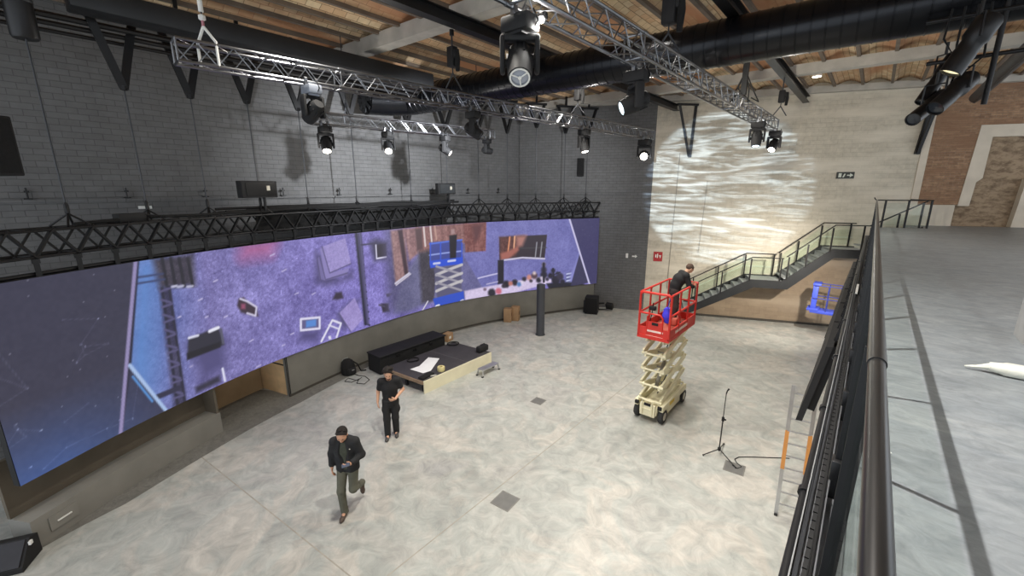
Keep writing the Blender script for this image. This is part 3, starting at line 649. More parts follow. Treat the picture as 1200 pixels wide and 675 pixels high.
for k in range(nseg):
    a, b_ = CLEN*k/nseg, CLEN*(k+1)/nseg
    p, q = cpt(a, 0, -.05), cpt(b_, 0, -.05)
    vs = []
    for off in (0.0, -.12):
        for s_ in (a, b_):
            for z in (LB-.01, LB+LH+.01): vs.append(cpt(s_, z, off))
    fs = [(0,1,3,2),(4,6,7,5),(1,5,7,3),(0,2,6,4)]
    if k == 0: fs.append((0,4,5,1))
    if k == nseg-1: fs.append((2,3,7,6))
    hb.add(vs, fs)
hb.build('housing', BLKM, vw)

# ------------------------------------------------------------------ trusses
def lattice_face(mb, a0, a1, b0, b1, n, r):           # zigzag between two chords
    for k in range(n):
        t0, t1 = k/n, (k+1)/n; tm = (t0+t1)/2
        A = a0.lerp(a1, t0); B = b0.lerp(b1, tm); C2 = a0.lerp(a1, t1)
        mb.tube([A, B], r, 5, False); mb.tube([B, C2], r, 5, False)
def box_truss(name, label, p, q, size, m, r=.024, bay=.5, ends=True):
    p, q = Vector(p), Vector(q); d = (q-p).normalized(); s = d.cross(Vector((0,0,1))).normalized(); u = s.cross(d); h = size/2
    root = thing(name, label, 'truss', p)
    c = [(-1,-1),(1,-1),(1,1),(-1,1)]; K = [(p+s*a*h+u*b*h, q+s*a*h+u*b*h) for a, b in c]
    for a, b in K: cylm(a, b, r, 8).build('chord', m, root)
    n = max(2, round((q-p).length/bay))
    for i in range(4):
        mb = MB(); lattice_face(mb, *K[i], *K[(i+1) % 4], n, r*.4); mb.build('lattice', m, root)
    for e in range(2):
        mb = MB()
        for i in range(4): mb.tube([K[i][e], K[(i+1) % 4][e]], r*.8, 6)
        mb.build('end_frame', m, root)
    L = (q-p).length; nj = int(L/2.9)
    for k in range(1, nj+1):
        t = k/(nj+1); mb = MB()
        for i in range(4):
            a, b = K[i][0].lerp(K[i][1], t), K[(i+1) % 4][0].lerp(K[(i+1) % 4][1], t); mb.tube([a, b], r*.7, 6)
            mb.tube([a-d*.05, a+d*.05], r*1.35, 8)
        mb.build('joint_frame', m, root)
    return root
TS = .31
t1 = box_truss('lighting_truss', 'long silver box truss hanging in front of the dark left wall', (-8.40,2.1,7.75+TS/2), (-7.12,16.9,7.75+TS/2), TS, ALU)
t2 = box_truss('lighting_truss', 'silver box truss running overhead from the camera towards the white wall', (-3.1,-1.5,7.75+TS/2), (-2.95,16.9,7.75+TS/2), TS, ALU)
t3 = box_truss('lighting_truss', 'short silver truss with lit lamps hanging behind the long truss', (-11.35,5.55,7.5+.14), (-10.2,11.1,7.5+.14), .28, ALU, .02)
# curved black truss carrying the video wall
ct = thing('curved_truss', 'curved black truss running along the top of the video wall', 'truss', cpt(8, 4.8))
S0, S1 = -.3+.35, CLEN-.02
sv = np.linspace(S0, S1, 90)
rows = {}
for off in (.02, -.40):
    for z in (4.80, 5.22):
        pts = [cpt(s, z, off) for s in sv]; rows[off, z] = pts
        MB().tube(pts, .026, 7).build('chord', BLK, ct)
nb = 34; sb = np.linspace(S0, S1, nb+1)
for off, bw in ((.02,.075), (-.40,.028)):
    mb = MB()
    for k in range(nb):
        a, c2 = sb[k], sb[k+1]; m_ = (a+c2)/2
        mb.bar(cpt(a, 5.22, off), cpt(m_, 4.8, off), bw, .03); mb.bar(cpt(m_, 4.8, off), cpt(c2, 5.22, off), bw, .03)
    mb.build('lattice', BLK, ct)
for z in (4.80, 5.22):
    mb = MB()
    for k in range(nb): mb.tube([cpt(sb[k], z, .02), cpt((sb[k]+sb[k+1])/2, z, -.40)], .013, 5, False); mb.tube([cpt((sb[k]+sb[k+1])/2, z, -.40), cpt(sb[k+1], z, .02)], .013, 5, False)
    mb.build('lattice', BLK, ct)
for k in range(nb):
    m_ = (sb[k]+sb[k+1])/2; mb = MB(); mb.bar(cpt(m_, 4.80, .0), cpt(m_, LB+LH+.0, .0), .07, .05, (1,0,0)); mb.box(cpt(m_, 4.74, .0), (.1,.1,.07)); mb.build('drop_bracket', BLK, ct)
mb = MB(); mb.tube([cpt(s, LB+LH+.045, -.06) for s in sv], .032, 6); mb.build('hanging_rail', BLK, ct)
# black cable bundles lying along the truss top
cb = thing('cable_bundle', 'thick bundle of black cables lying along the curved black truss', 'cable', cpt(8, 5.25))
for q in range(7):
    a = random.uniform(4.2, 6.5) if q else 1.6; b = random.uniform(12.2, 13.6); pts = []
    off = -.05-.05*q
    for s in np.linspace(a, b, 46): pts.append(cpt(s, 5.275+.045*(q % 3)+.05*vnoise(np.array([s]), np.array([q*3.1]), 1.3, q)[0], off+.05*math.sin(s*1.7+q)))
    MB().tube(pts, .032+.008*(q % 2), 6).build('cable', BLKF, cb)
mb = MB()
for s in np.linspace(S0, S1, 60): mb.sphere(cpt(s, 5.25+random.uniform(0,.03), -.2), .035, 5, (2,2,.7))
dr = MB()
for k in range(40):                                     # dark drape hung inside the middle of the truss
    a, b = 5.4+k*.185, 5.4+(k+1)*.185; dr.add([cpt(a, 4.72, -.24-.03*(k % 2)), cpt(b, 4.72, -.24-.03*((k+1) % 2)), cpt(b, 5.24, -.24-.03*((k+1) % 2)), cpt(a, 5.24, -.24-.03*(k % 2))], [(0,1,2,3)])
    dr.add([cpt(a, 4.72, -.26-.03*(k % 2)), cpt(b, 4.72, -.26-.03*((k+1) % 2)), cpt(b, 5.24, -.26-.03*((k+1) % 2)), cpt(a, 5.24, -.26-.03*(k % 2))], [(0,1,2,3)])
tag(dr.build('black_drape', BLKF), 'black cloth masking the middle of the curved truss', 'drape')
cx = thing('cable_box', 'small black cable box on the left part of the curved truss', 'box', cpt(3.65, 5.25, -.1)); mb = MB(); P = cpt(2.6, 5.33, -.15); mb.box(P, (.2,.5,.16), Matrix.Rotation(R(24),3,'Z'), .02); mb.build('body', BLKM, cx)
MB().tube([P+Vector((0,.2,.05)), P+Vector((-.05,.5,.0)), P+Vector((-.1,.8,-.06))], .015, 6).build('cable', BLKF, cx)
# suspension wires from V-shaped hangers
SUS = [(1.65,8.22),(2.97,7.76),(4.23,7.84),(5.54,7.95),(6.95,8.0),(8.67,8.05),(10.97,8.1),(12.65,8.1),(14.12,8.12),(15.48,8.15),(16.89,8.45),(18.36,8.3),(19.55,8.3)]
ORD = ['first','second','third','fourth','fifth','sixth','seventh','eighth','ninth','tenth','eleventh','twelfth','thirteenth']
for i, (s, zt) in enumerate(SUS):
    w = thing('suspension_cable', f'{ORD[i]} thin steel wire from the left holding up the curved black truss', 'cable', cpt(s, 5.22, -.19), 0, 'suspension wires of the curved truss')
    MB().tube([cpt(s, 5.5, -.19), cpt(s, zt+.03, -.19)], .014, 6).build('wire', DGREY, w)
    mb = MB(); mb.lathe([(0,0),(.035,.02),(.035,.16),(.015,.2)], cpt(s, 5.45, -.19), (0,0,1), 8); mb.build('turnbuckle', BLK, w)
    mb = MB(); mb.tube([cpt(s, 5.46, -.19), cpt(s-.17, 5.25, .02)], .018, 6); mb.tube([cpt(s, 5.46, -.19), cpt(s+.17, 5.25, .02)], .018, 6); mb.tube([cpt(s, 5.46, -.19), cpt(s-.17, 5.25, -.40)], .018, 6); mb.tube([cpt(s, 5.46, -.19), cpt(s+.17, 5.25, -.40)], .018, 6); mb.build('bridle', BLK, w)
    if i == 0: continue
    h = thing('beam_hanger', f'{ORD[i-1]} black V-shaped steel hanger from the left below the ceiling edge', 'bracket', cpt(s, zt, -.19), 0, 'black V hangers along the left wall')
    sp = .36; top = 9.1 if i < 9 else 9.4
    MB().bar(cpt(s, zt, -.19), cpt(s-sp, top, -.25), .13, .07, (1,0,0)).build('strut', BLK, h)
    MB().bar(cpt(s, zt, -.19), cpt(s+sp, top, -.15), .13, .07, (1,0,0)).build('strut', BLK, h)
    MB().bar(cpt(s-sp-.1, top, -.25), cpt(s+sp+.1, top, -.15), .1, .08).build('crossbar', BLK, h)
    MB().bar(cpt(s, top+.02, -.2), cpt(s, 9.8, -.2), .07, .07, (1,0,0)).build('stem', BLK, h)
    mb = MB(); mb.lathe([(.02,-.01),(.06,0),(.06,.07),(.02,.08)], cpt(s, zt-.03, -.19), (0,0,1), 8); mb.build('eye', BLK, h)
# small anchors standing on the wall ledge
for i, y in enumerate((.4, 2.0, 3.6, 5.6, 7.4, 9.4, 11.4, 13.4, 15.4)):
    a = thing('wall_anchor', f'{ORD[i]} small dark wall anchor from the left above the curved truss', 'anchor', (XL+.06, y, 5.65), 0, 'dark wall anchors above the curved truss')
    MB().box((XL+.08, y, 5.67), (.10,.13,.025)).build('plate', BLK, a); MB().tube([(XL+.10,y,5.66),(XL+.10,y,5.90)], .018, 6).build('pin', BLK, a); MB().box((XL+.10,y,5.82), (.06,.08,.04)).build('clamp', BLK, a)

# ------------------------------------------------------------------ ducts, beams and pipes under the ceiling
DUCT = mat('black_duct', (24,25,29), .26, .55, .12, 3)
def ducting(name, label, pts, r, ring=.22, tail=True):
    d = thing(name, label, 'duct', pts[0]); MB().tube(pts, r, 28).build('pipe', DUCT, d)
    mb = MB()
    for a, b in zip(pts[:-1], pts[1:]):
        a, b = Vector(a), Vector(b); L = (b-a).length; n = int(L/ring); ax = (b-a).normalized()
        for k in range(n): mb.lathe([(r,-.012),(r+.012,-.006),(r+.012,.006),(r,.012)], a+ax*ring*(k+.5), ax, 28)
    mb.build('seams', DUCT, d); return d
sl = math.tan(R(2.6)); DY = lambda x: 10.05+(x+1.0)*sl
ducting('ventilation_duct', 'large glossy black round duct crossing the hall under the ceiling', [(-12.2,DY(-12.2),8.74),(6.5,DY(6.5),8.74)], .43)
dk = thing('duct_fan', 'black duct fan at the left end of the large round duct', 'fan', (-12.6,8.6,8.6))
mb = MB(); mb.tube([(-12.25,DY(-12.2),8.74),(-12.6,9.4,8.72),(-12.75,8.8,8.66),(-12.8,8.0,8.6)], .44, 24); mb.build('casing', DUCT, dk)
mb = MB(); 
for k in range(8):
    an = k*PI/4; mb.bar(Vector((-12.8,7.98,8.6)), Vector((-12.8+.38*math.cos(an),7.97,8.6+.38*math.sin(an))), .10, .015, (0,1,0))
mb.lathe([(0,-.05),(.1,-.04),(.1,.02)], (-12.8,8.0,8.6), (0,1,0), 12); mb.build('impeller', DGREY, dk)
mb = MB(); mb.box((-10.75, 5.1, 8.98), (.50, 7.6, .36), None, .03); tag(mb.build('rectangular_duct', mat('dark_duct', (34,35,37), .5, .2, .2, 2)), 'long dark rectangular duct under the ceiling along the left wall', 'duct')
for k in range(3): tag(MB().tube([(-11.35-.16*k, -3, 8.80-.09*k), (-11.4-.16*k, 9.0, 8.80-.09*k)], .055-.01*k, 8).build('conduit_pipe', BLK), ['thickest black pipe beside the dark rectangular duct','middle black pipe of three beside the rectangular duct','thinnest black pipe nearest the left wall'][k], 'pipe', 'black pipes along the left wall')
def ibeam(name, label, a, b, w, h):
    mb = MB(); a, b = Vector(a), Vector(b); z = Vector((0,0,1))
    mb.bar(a+z*(h/2), b+z*(h/2), w, .02); mb.bar(a-z*(h/2), b-z*(h/2), w, .02); mb.bar(a, b, .016, h)
    return tag(mb.build(name, BLK), label, 'beam')
ibeam('steel_beam', 'black steel beam under the ceiling above the left silver truss', (-7.25,-3,9.28), (-7.2,21,9.28), .22, .22)
ibeam('steel_beam', 'black steel beam under the ceiling above the right silver truss', (-2.65,-3,9.28), (-2.65,21.2,9.28), .22, .22)
mb = MB(); mb.tube([(2.15,11,8.95),(2.15,22.5,8.95)], .16, 14); mb.tube([(2.15,11,8.79),(2.15,22.5,8.79)], .03, 6); tag(mb.build('conduit_pipe', DGREY), 'dark grey round pipe under the ceiling above the mezzanine', 'pipe')
# brackets on the far wall
w1 = thing('wall_bracket', 'black V-shaped bracket on the white wall beside the dark paint edge', 'bracket', far(1.45,7.26,.05))
MB().bar(far(1.55,7.2,.06), far(1.62,9.4,.06), .12, .08, WN).build('upright', BLK, w1); MB().bar(far(1.5,7.25,.12), far(.95,9.3,.5), .10, .08, WN).build('strut', BLK, w1); MB().bar(far(.85,9.36,.5), far(1.7,9.36,.06), .10, .08).build('crossbar', BLK, w1)
w2 = thing('wall_bracket', 'black upright bracket on the white wall behind the black spotlights', 'bracket', far(9.6,7.2,.05))
MB().bar(far(9.65,7.15,.06), far(9.85,9.5,.06), .16, .1, WN).build('upright', BLK, w2); MB().bar(far(9.65,7.2,.12), far(9.8,9.3,.55), .10, .08, WN).build('strut', BLK, w2)
cd = thing('conduit_pipe', 'thin pale conduit running down the white wall above the red lift', 'pipe', far(1.1,0,.02)); MB().tube([far(1.08,1.2,.02),far(1.14,7.4,.02)], .012, 6).build('tube', mat('conduit', (150,144,134), .6), cd)
cd = thing('conduit_pipe', 'second pale conduit on the white wall right of the first', 'pipe', far(2.3,0,.02)); MB().tube([far(2.3,3.0,.02),far(2.38,6.2,.02)], .01, 6).build('tube', MATS['conduit'], cd)

# ------------------------------------------------------------------ lamps
def moving_head(label, loc, aim, sc=1.0, lit=True, base=None, group='moving head spotlights on the trusses'):
    base = base or BLKM
    root = thing('moving_head_light', label, 'spotlight', (0,0,0), 0, group)
    mb = MB(); mb.box((0,0,-.12), (.36,.26,.17), None, .03); mb.box((0,0,-.215), (.2,.2,.03)); mb.build('base', base, root, local=True)
    for y in (-.1,.1):
        mb = MB(); mb.box((0,y,-.0), (.06,.05,.10)); mb.lathe([(.0,-.026),(.04,-.025),(.04,.025),(0,.026)], (0,y,.06), (0,1,0), 10); mb.build('clamp', ALU, root, local=True)
    mb = MB(); mb.box((0,0,-.25), (.42,.12,.07), None, .02)
    for x in (-.19,.19): mb.box((x,0,-.42), (.055,.15,.38), None, .025)
    yk = mb.build('yoke', BLKM, root, local=True)
    hd = MB(); hd.lathe([(0,-.23),(.09,-.23),(.125,-.19),(.14,-.08),(.145,.05),(.135,.16),(.125,.235),(.105,.24),(.105,.225)], (0,0,0), (0,0,-1), 18)
    hd.tube([(-.17,0,0),(.17,0,0)], .045, 10)
    for a in range(10): an = 2*PI*a/10; hd.box((.143*math.cos(an), .143*math.sin(an), .09), (.02,.02,.13))
    h = hd.build('head', BLKM, yk, local=True)
    ln = MB(); ln.lathe([(0,.232),(.06,.236),(.106,.226)], (0,0,0), (0,0,-1), 18); l_ = ln.build('lens', {True:LIT,False:LENS,None:LITD,'grid':mat('pale_lens', (150,156,168), .25, .1, 0)}[lit], h, local=True)
    if lit == 'grid':
        sp = MB(); sp.lathe([(.095,.236),(.112,.236),(.112,.246),(.095,.246)], (0,0,0), (0,0,-1), 20)
        for k in range(3): a = 2*PI*k/3+.4; sp.bar((0,0,-.243), (.1*math.cos(a),.1*math.sin(a),-.243), .012, .01)
        sp.lathe([(.0,.25),(.02,.25),(.02,.236)], (0,0,0), (0,0,-1), 10); sp.build('lens_guard', WHITE, h, local=True)
    d = Vector(aim).normalized()
    h.location = (0,0,-.50); h.rotation_euler = (math.atan2(math.hypot(d.x, d.y), -d.z),0,0)
    yk.rotation_euler = (0,0,math.atan2(-d.x, d.y))
    sb = MB(); sb.tube([(.14,.05,.02),(.2,.06,-.1),(.16,.02,-.2)], .01, 5); sb.build('power_cable', BLKF, root, local=True)
    root.matrix_basis = Matrix.Translation(Vector(loc)) @ Matrix.Scale(sc, 4)
    return root
def on1(y, s=1, drop=0): return Vector((-8.40+1.28*(y-2.1)/14.8+s*TS/2, y, 7.75-.02-drop))
def on2(y, s=1): return Vector((-3.1+.15*(y+1.5)/18.4+s*TS/2, y, 7.75-.02))
def on3(y, s=1): return Vector((-11.35+1.15*(y-5.55)/5.55+s*.14, y, 7.5-.02))
def tocam(P, k=1, dn=1): v = (Vector((0,0,CH))-P).normalized(); return v*k+Vector((0,0,-dn))
for lab, P, aim, sc, lit, base in (
    ('spotlight with a pale silver base under the near end of the long truss', on1(3.98), (-.8,-.1,-.5), .95, False, mat('pale_lamp_base', (150,156,168), .4, .3, .1, 5)),
    ('black spotlight tilted aside under the middle of the long truss', on1(7.75), (.7,.5,-.6), .95, False, None),
    ('lit spotlight under the far half of the long truss', on1(12.3), (.35,-.1,-1), 1.0, True, None),
    ('blazing spotlight at the far end of the long truss facing the camera', on1(16.2), tocam(on1(16.2), 1, .1), 1.25, True, None),
    ('brightly lit spotlight at the left end of the short truss', on3(5.75), tocam(on3(5.75), .6, .8), .95, True, None),
    ('second lit spotlight from the left on the short truss', on3(7.4), tocam(on3(7.4), .9, .6), .9, True, None),
    ('third spotlight from the left on the short truss, seen side on', on3(9.2), (.7,.5,-.6), .85, True, None),
    ('small dark spotlight at the right end of the short truss', on3(10.75), (.9,.4,-.2), .75, False, None),
    ('very large black spotlight hanging near the camera from the right truss', on2(3.95,-1), tocam(on2(3.95,-1), 1, .75), 1.0, 'grid', None),
    ('black spotlight with a pale glowing lens under the right truss', on2(6.85,-1), (-.75,-.75,-.45), 1.0, None, None),
    ('square black spotlight near the far end of the right truss', on2(14.1), tocam(on2(14.1), .3, 1), .95, None, None),  # unlit lamp: the lens glow stands in for a white reflection
    ('lit spotlight at the very end of the right truss', on2(16.6), (-.1,-.75,-.75), .95, True, None)):
    moving_head(lab, P, aim, sc, lit, base)
lamp('POINT', 'work_light_glow', (-3.04,4.06,7.56), None, 90, (1,.97,.92), .04)
sm = thing('work_light', 'tiny dazzling white work light clamped to the right truss', 'lamp', (-3.05,4.15,7.72)); mb = MB(); mb.box((-3.05,4.15,7.71), (.09,.07,.08), None, .015); mb.build('housing', BLK, sm); MB().sphere((-3.04,4.1,7.66), .035, 8).build('bulb', mat('flare_bulb', (255,255,255), .3, 0, 0, emit=(255,250,240), estr=60), sm)
dl = thing('ceiling_downlight', 'glowing round downlight set in the ceiling near the white wall', 'lamp', (-2.15,18.8,9.6)); mb = MB(); mb.lathe([(.13,.1),(.15,0),(.16,-.02),(.13,-.02)], (-2.15,18.8,9.62), (0,0,1), 20); mb.build('trim_ring', WHITE, dl); MB().lathe([(0,0),(.13,.0)], (-2.15,18.8,9.605), (0,0,1), 20).build('diffuser', mat('downlight_glow', (255,255,255), .3, 0, 0, emit=(255,244,225), estr=18), dl)
# chain hoists
def hoist(label, loc, h, w, drop, top):
    g = thing('chain_hoist', label, 'hoist', loc, 0, 'black chain hoists above the trusses'); x, y, z = loc
    mb = MB(); mb.box((x,y,z), (w,w*.9,h), None, .03); mb.box((x+.02,y,z+h*.1), (w*1.3,w*.6,h*.45), None, .03); mb.build('motor', BLKM, g)
    mb = MB(); mb.tube([(x+w*.8,y,z+h*.3),(x+w*.85,y,z-h*.2),(x+w*.8,y,z-h*.75)], w*.22, 8, rs=[w*.2,w*.3,w*.22]); mb.build('chain_bag', BLKF, g)
    mb = MB(); mb.tube([(x,y,z-h/2),(x,y,z-h/2-drop)], .014, 6); mb.tube([(x,y,z+h/2),(x,y,top)], .02, 6); mb.build('chain', DGREY, g)
    mb = MB(); mb.tube([(x,y,z-h/2-drop),(x-.17,y-.1,7.75+TS)], .016, 6); mb.tube([(x,y,z-h/2-drop),(x+.17,y+.1,7.75+TS)], .016, 6); mb.build('sling', DGREY, g)
    mb = MB(); mb.tube([(x,y,top-.02),(x,y,top+.1)], .05, 8); mb.build('hook', BLK, g)
hoist('black chain hoist above the middle of the long left truss', (-7.72,7.1,8.75), .42, .2, .12, 9.2)
hoist('black chain hoist above the far end of the long left truss', (-7.2,11.6,8.62), .4, .2, .1, 9.2)
hoist('large black chain hoist above the middle of the right truss', (-2.98,7.5,8.75), .55, .22, .12, 9.2)
hoist('small black chain hoist above the far end of the right truss', (-2.65,16.0,8.62), .36, .17, .1, 9.2)
sl_ = thing('wire_sling', 'pale wire rope with shackle holding the near end of the long truss', 'cable', (-8.33,2.5,8.1))
MB().tube([(-8.33,2.5,8.3),(-8.33,2.5,9.75)], .012, 6).build('wire', DGREY, sl_)
mb = MB(); mb.tube([(-8.33,2.5,8.52),(-8.33,2.5,8.72)], .035, 8); mb.lathe([(.02,0),(.05,.02),(.05,.07),(.02,.09)], (-8.33,2.5,8.4), (0,0,1), 8); mb.build('thimble', WHITE, sl_)
mb = MB(); mb.tube([(-8.33,2.5,8.42),(-8.33,2.5,8.3)], .022, 6); mb.build('shackle', mat('pink_steel', (190,130,140), .4, .4), sl_)
mb = MB(); mb.tube([(-8.33,2.5,8.32),(-8.55,2.45,8.10),(-8.55,2.45,7.74)], .022, 6); mb.tube([(-8.33,2.5,8.32),(-8.2,2.6,8.10),(-8.2,2.6,7.74)], .022, 6); mb.build('strap', WHITE, sl_)
for y, lab in ((6.4,'thin wire rope holding the left end of the short truss'),(10.5,'thin wire rope holding the right end of the short truss')):
    P = on3(y, 0); z = 7.5+.28; g = thing('wire_sling', lab, 'cable', P)
    MB().tube([(P.x,P.y,z+.3),(P.x,P.y,9.8)], .012, 6).build('wire', DGREY, g); mb = MB(); mb.lathe([(.012,0),(.04,.02),(.04,.1),(.012,.12)], (P.x,P.y,z+.2), (0,0,1), 8); mb.build('shackle', DGREY, g)
    mb = MB(); mb.tube([(P.x,P.y,z+.24),(P.x-.14,P.y,z-.02),(P.x-.14,P.y,z-.3)], .016, 6); mb.tube([(P.x,P.y,z+.24),(P.x+.14,P.y,z-.02),(P.x+.14,P.y,z-.3)], .016, 6); mb.build('strap', ALU, g)
for q, pw in ((on3(5.75),55),(on3(7.4),55),(on1(12.3),45),(on1(16.2),55),(on2(16.6),40)): lamp('POINT', 'lens_spill', q+Vector((.25,-.35,-1.0)), None, pw, (1,.95,.88), .08)
ws = thing('cable_drop', 'black post with looped cables feeding the far end of the right truss', 'cable', (-2.9,12.4,8.1))
mb = MB(); mb.box((-2.9,12.4,8.55), (.12,.12,.8)); mb.box((-2.9,12.4,8.96), (.45,.2,.07)); mb.build('post', BLK, ws)
for k in range(5):
    mb = MB(); a = random.uniform(-.3,.3); mb.tube([(-2.9,12.4,8.7),(-2.9+.18*math.cos(k),12.4+.1*math.sin(k),8.3),(-2.9+.3*math.cos(k*1.3),12.4+a,8.0),(-2.9+.1*math.cos(k),12.5+a,8.13)], .016, 6); mb.build('cable', BLKF, ws)
# profile spotlights hung on a boom above the mezzanine edge
bm_ = thing('lighting_boom', 'black upright pipe boom carrying the profile spotlights', 'pipe frame', (.78,9.3,7.2))
MB().tube([(1.02,9.62,7.1),(1.02,9.62,9.75)], .035, 10).build('pipe', BLK, bm_); MB().tube([(.2,9.6,8.35),(1.5,9.6,8.35)], .03, 10).build('crossbar', BLK, bm_); MB().tube([(.3,9.72,7.78),(1.3,9.62,7.78)], .03, 10).build('crossbar', BLK, bm_)
def profile_spot(label, lens, back, r, lit):
    lens, back = Vector(lens), Vector(back); d = (lens-back); L = d.length; d.normalize()
    g = thing('profile_spotlight', label, 'spotlight', back, 0, 'black profile spotlights on the boom')
    mb = MB(); mb.lathe([(0,0),(r*.9,.0),(r*1.15,.05),(r*1.15,L*.40),(r*.95,L*.46),(r*.95,L*.6),(r,L*.64),(r,L),(r*.86,L),(r*.86,L-.03)], back, d, 18); mb.build('barrel', BLK, g)
    MB().lathe([(0,L-.035),(r*.86,L-.03)], back, d, 18).build('lens', mat('warm_lens', (255,240,200), .3, 0, 0, emit=(235,225,180), estr=1.1) if lit else LENS, g)
    s = d.cross(Vector((0,0,1))).normalized(); m_ = back+d*L*.4; u = Vector((0,0,1))
    mb = MB(); mb.tube([m_+s*r*1.3, m_+s*r*1.3+u*.28, m_-s*r*1.3+u*.28, m_-s*r*1.3], .014, 6); mb.tube([m_+u*.28, m_+u*.45], .02, 6); mb.build('yoke', BLK, g)
profile_spot('upper black profile spotlight with a glowing lens above the mezzanine', (.52,8.55,7.4), (.80,8.6,8.05), .125, True)
profile_spot('lower right black profile spotlight tucked under the glowing one', (.46,8.85,7.0), (.80,9.3,7.45), .11, False)
profile_spot('lowest left black profile spotlight of the cluster', (.25,8.9,6.88), (.58,9.7,7.3), .095, False)
profile_spot('thin black profile spotlight at the back of the cluster', (.33,9.6,7.2), (.62,9.9,7.9), .09, False)
for k in range(4):
    tag(MB().tube([(.45+.13*k,9.3,8.4),(.42+.15*k,9.25,8.0-.1*k),(.6,9.3,7.7-.1*k),(.75,9.33,8.2)], .014, 6).build('power_cable', BLKF), 'looped black power cable among the profile spotlights', 'cable', 'cables among the profile spotlights')
# speakers
def speaker_box(name, label, c, size, rz, m=BLKM, grille=True, group=None, pole=None):
    g = thing(name, label, 'speaker', c, rz, group); x, y, z = size; M = Matrix.Rotation(rz,3,'Z'); c = Vector(c)
    mb = MB(); mb.box(c, size, M, .02); mb.build('cabinet', m, g)
    mb = MB(); mb.box(c+M@Vector((x/2+.006,0,0)), (.014, y*.9, z*.92), M, .004); mb.build('grille', BLKF, g)
    if pole: mb = MB(); mb.bar(c+M@Vector((-x/2,0,0)), Vector(pole), .05, .05); mb.build('bracket', BLK, g)
    return g
speaker_box('column_speaker', 'narrow black column speaker on the dark wall at the far end', far(-3.24,6.85,.16), (.22,.30,.82), WA-PI/2, pole=far(-3.24,6.85,.0))
speaker_box('hanging_speaker', 'large black speaker hanging at the left edge of the photo', (-10.1,-.05,6.5), (.55,.6,.85), R(20), pole=(-10.3,-.2,6.6))
sp = [o for o in COL.objects if o.name.startswith('hanging_speaker')][0]
MB().tube([(-10.1,-.05,6.9),(-10.1,-.05,9.8)], .03, 8).build('drop_pole', BLK, sp)
hc = thing('hoist_motor', 'black cylindrical hoist motor at the top left corner', 'hoist', cpt(1.65,8.2,-.19)); MB().lathe([(0,0),(.15,.0),(.17,.03),(.17,.78),(.12,.82),(.05,.84),(.05,1.6)], cpt(1.65,8.22,-.19), (0,0,1), 18).build('body', BLK, hc); MB().lathe([(.172,0),(.18,.01),(.18,.06),(.172,.07)], cpt(1.65,8.75,-.19), (0,0,1), 18).build('band', DGREY, hc)
# floodlights on short masts above the curved truss
for s, w, lab in ((5.45,.95,'wide black floodlight on a mast above the left half of the curved truss'), (12.5,.80,'black floodlight on a mast above the right half of the curved truss')):
    g = thing('floodlight', lab, 'floodlight', cpt(s,5.22,-.1), 0, 'floodlights above the curved truss'); P = cpt(s,5.86,-.1); x1, y1 = curve(s+.3); x0, y0 = curve(s-.3); M = Matrix.Rotation(math.atan2(y1-y0, x1-x0),3,'Z')
    mb = MB(); mb.box(P, (w,.22,.42), M, .02); mb.build('housing', BLKM, g)
    mb = MB(); mb.box(P+M@Vector((.02,-.118,0)), (w*.84,.012,.33), M); mb.build('front_glass', mat('flood_glass', (16,17,20), .15), g)
    mb = MB(); mb.box(P+M@Vector((w*.22,-.128,.03)), (.09,.012,.12), M); mb.build('emitter', mat('flood_emitter', (190,185,170), .3, 0, 0), g)
    mb = MB(); mb.tube([cpt(s+.15,5.22,-.1), cpt(s+.15,5.7,-.1)], .035, 8); mb.tube([cpt(s+.15,5.22,-.1), cpt(s+.45,5.22,-.1)], .03, 8); mb.build('mast', BLK, g)
# signs and small fittings on the walls
def wallbox(name, label, cat, u, z, w, h, m, th=.03, off=.0, group=None):
    g = tag(MB().slab([far(u-w/2,z-h/2,off), far(u+w/2,z-h/2,off), far(u+w/2,z+h/2,off), far(u-w/2,z+h/2,off)], WN, th).build(name, m), label, cat, group); return g
REDS = mat('sign_red', (168,40,44), .5, 0, .05)
fs = thing('fire_sign', 'small red and white fire sign on the white wall above the lift', 'sign', far(.56,2.71,.02))
MB().slab([far(.36,2.5,.0), far(.76,2.5,.0), far(.76,2.95,.0), far(.36,2.95,.0)], WN, .02).build('plate', REDS, fs)
mb = MB()
for a, b, c, d in ((.44,2.68,.05,.14),(.52,2.66,.04,.20),(.60,2.74,.10,.05),(.64,2.66,.04,.12)): mb.slab([far(a,b,.021), far(a+c,b,.021), far(a+c,b+d,.021), far(a,b+d,.021)], WN, .003)
mb.build('symbol', WHITE, fs)
es = thing('exit_sign', 'dark emergency exit sign with pale symbols high on the white wall', 'sign', far(7.47,6.37,.02))
MB().slab([far(7.17,6.26,.0), far(7.77,6.26,.0), far(7.77,6.52,.0), far(7.17,6.52,.0)], WN, .05).build('housing', mat('exit_dark', (52,54,50), .5), es)
mb = MB()
mb.slab([far(7.23,6.31,.051), far(7.33,6.31,.051), far(7.33,6.47,.051), far(7.23,6.47,.051)], WN, .003); mb.slab([far(7.52,6.37,.051), far(7.62,6.37,.051), far(7.62,6.31,.051), far(7.73,6.39,.051), far(7.62,6.47,.051), far(7.62,6.41,.051), far(7.52,6.41,.051)], WN, .003)
mb.slab([far(7.37,6.31,.051), far(7.42,6.31,.051), far(7.47,6.45,.051), far(7.42,6.45,.051)], WN, .003); mb.build('symbol', mat('exit_pale', (206,210,196), .5), es)
wb = wallbox('light_switch', 'small white light switch on the dark wall', 'switch', -.86, 2.7, .11, .22, WHITE)
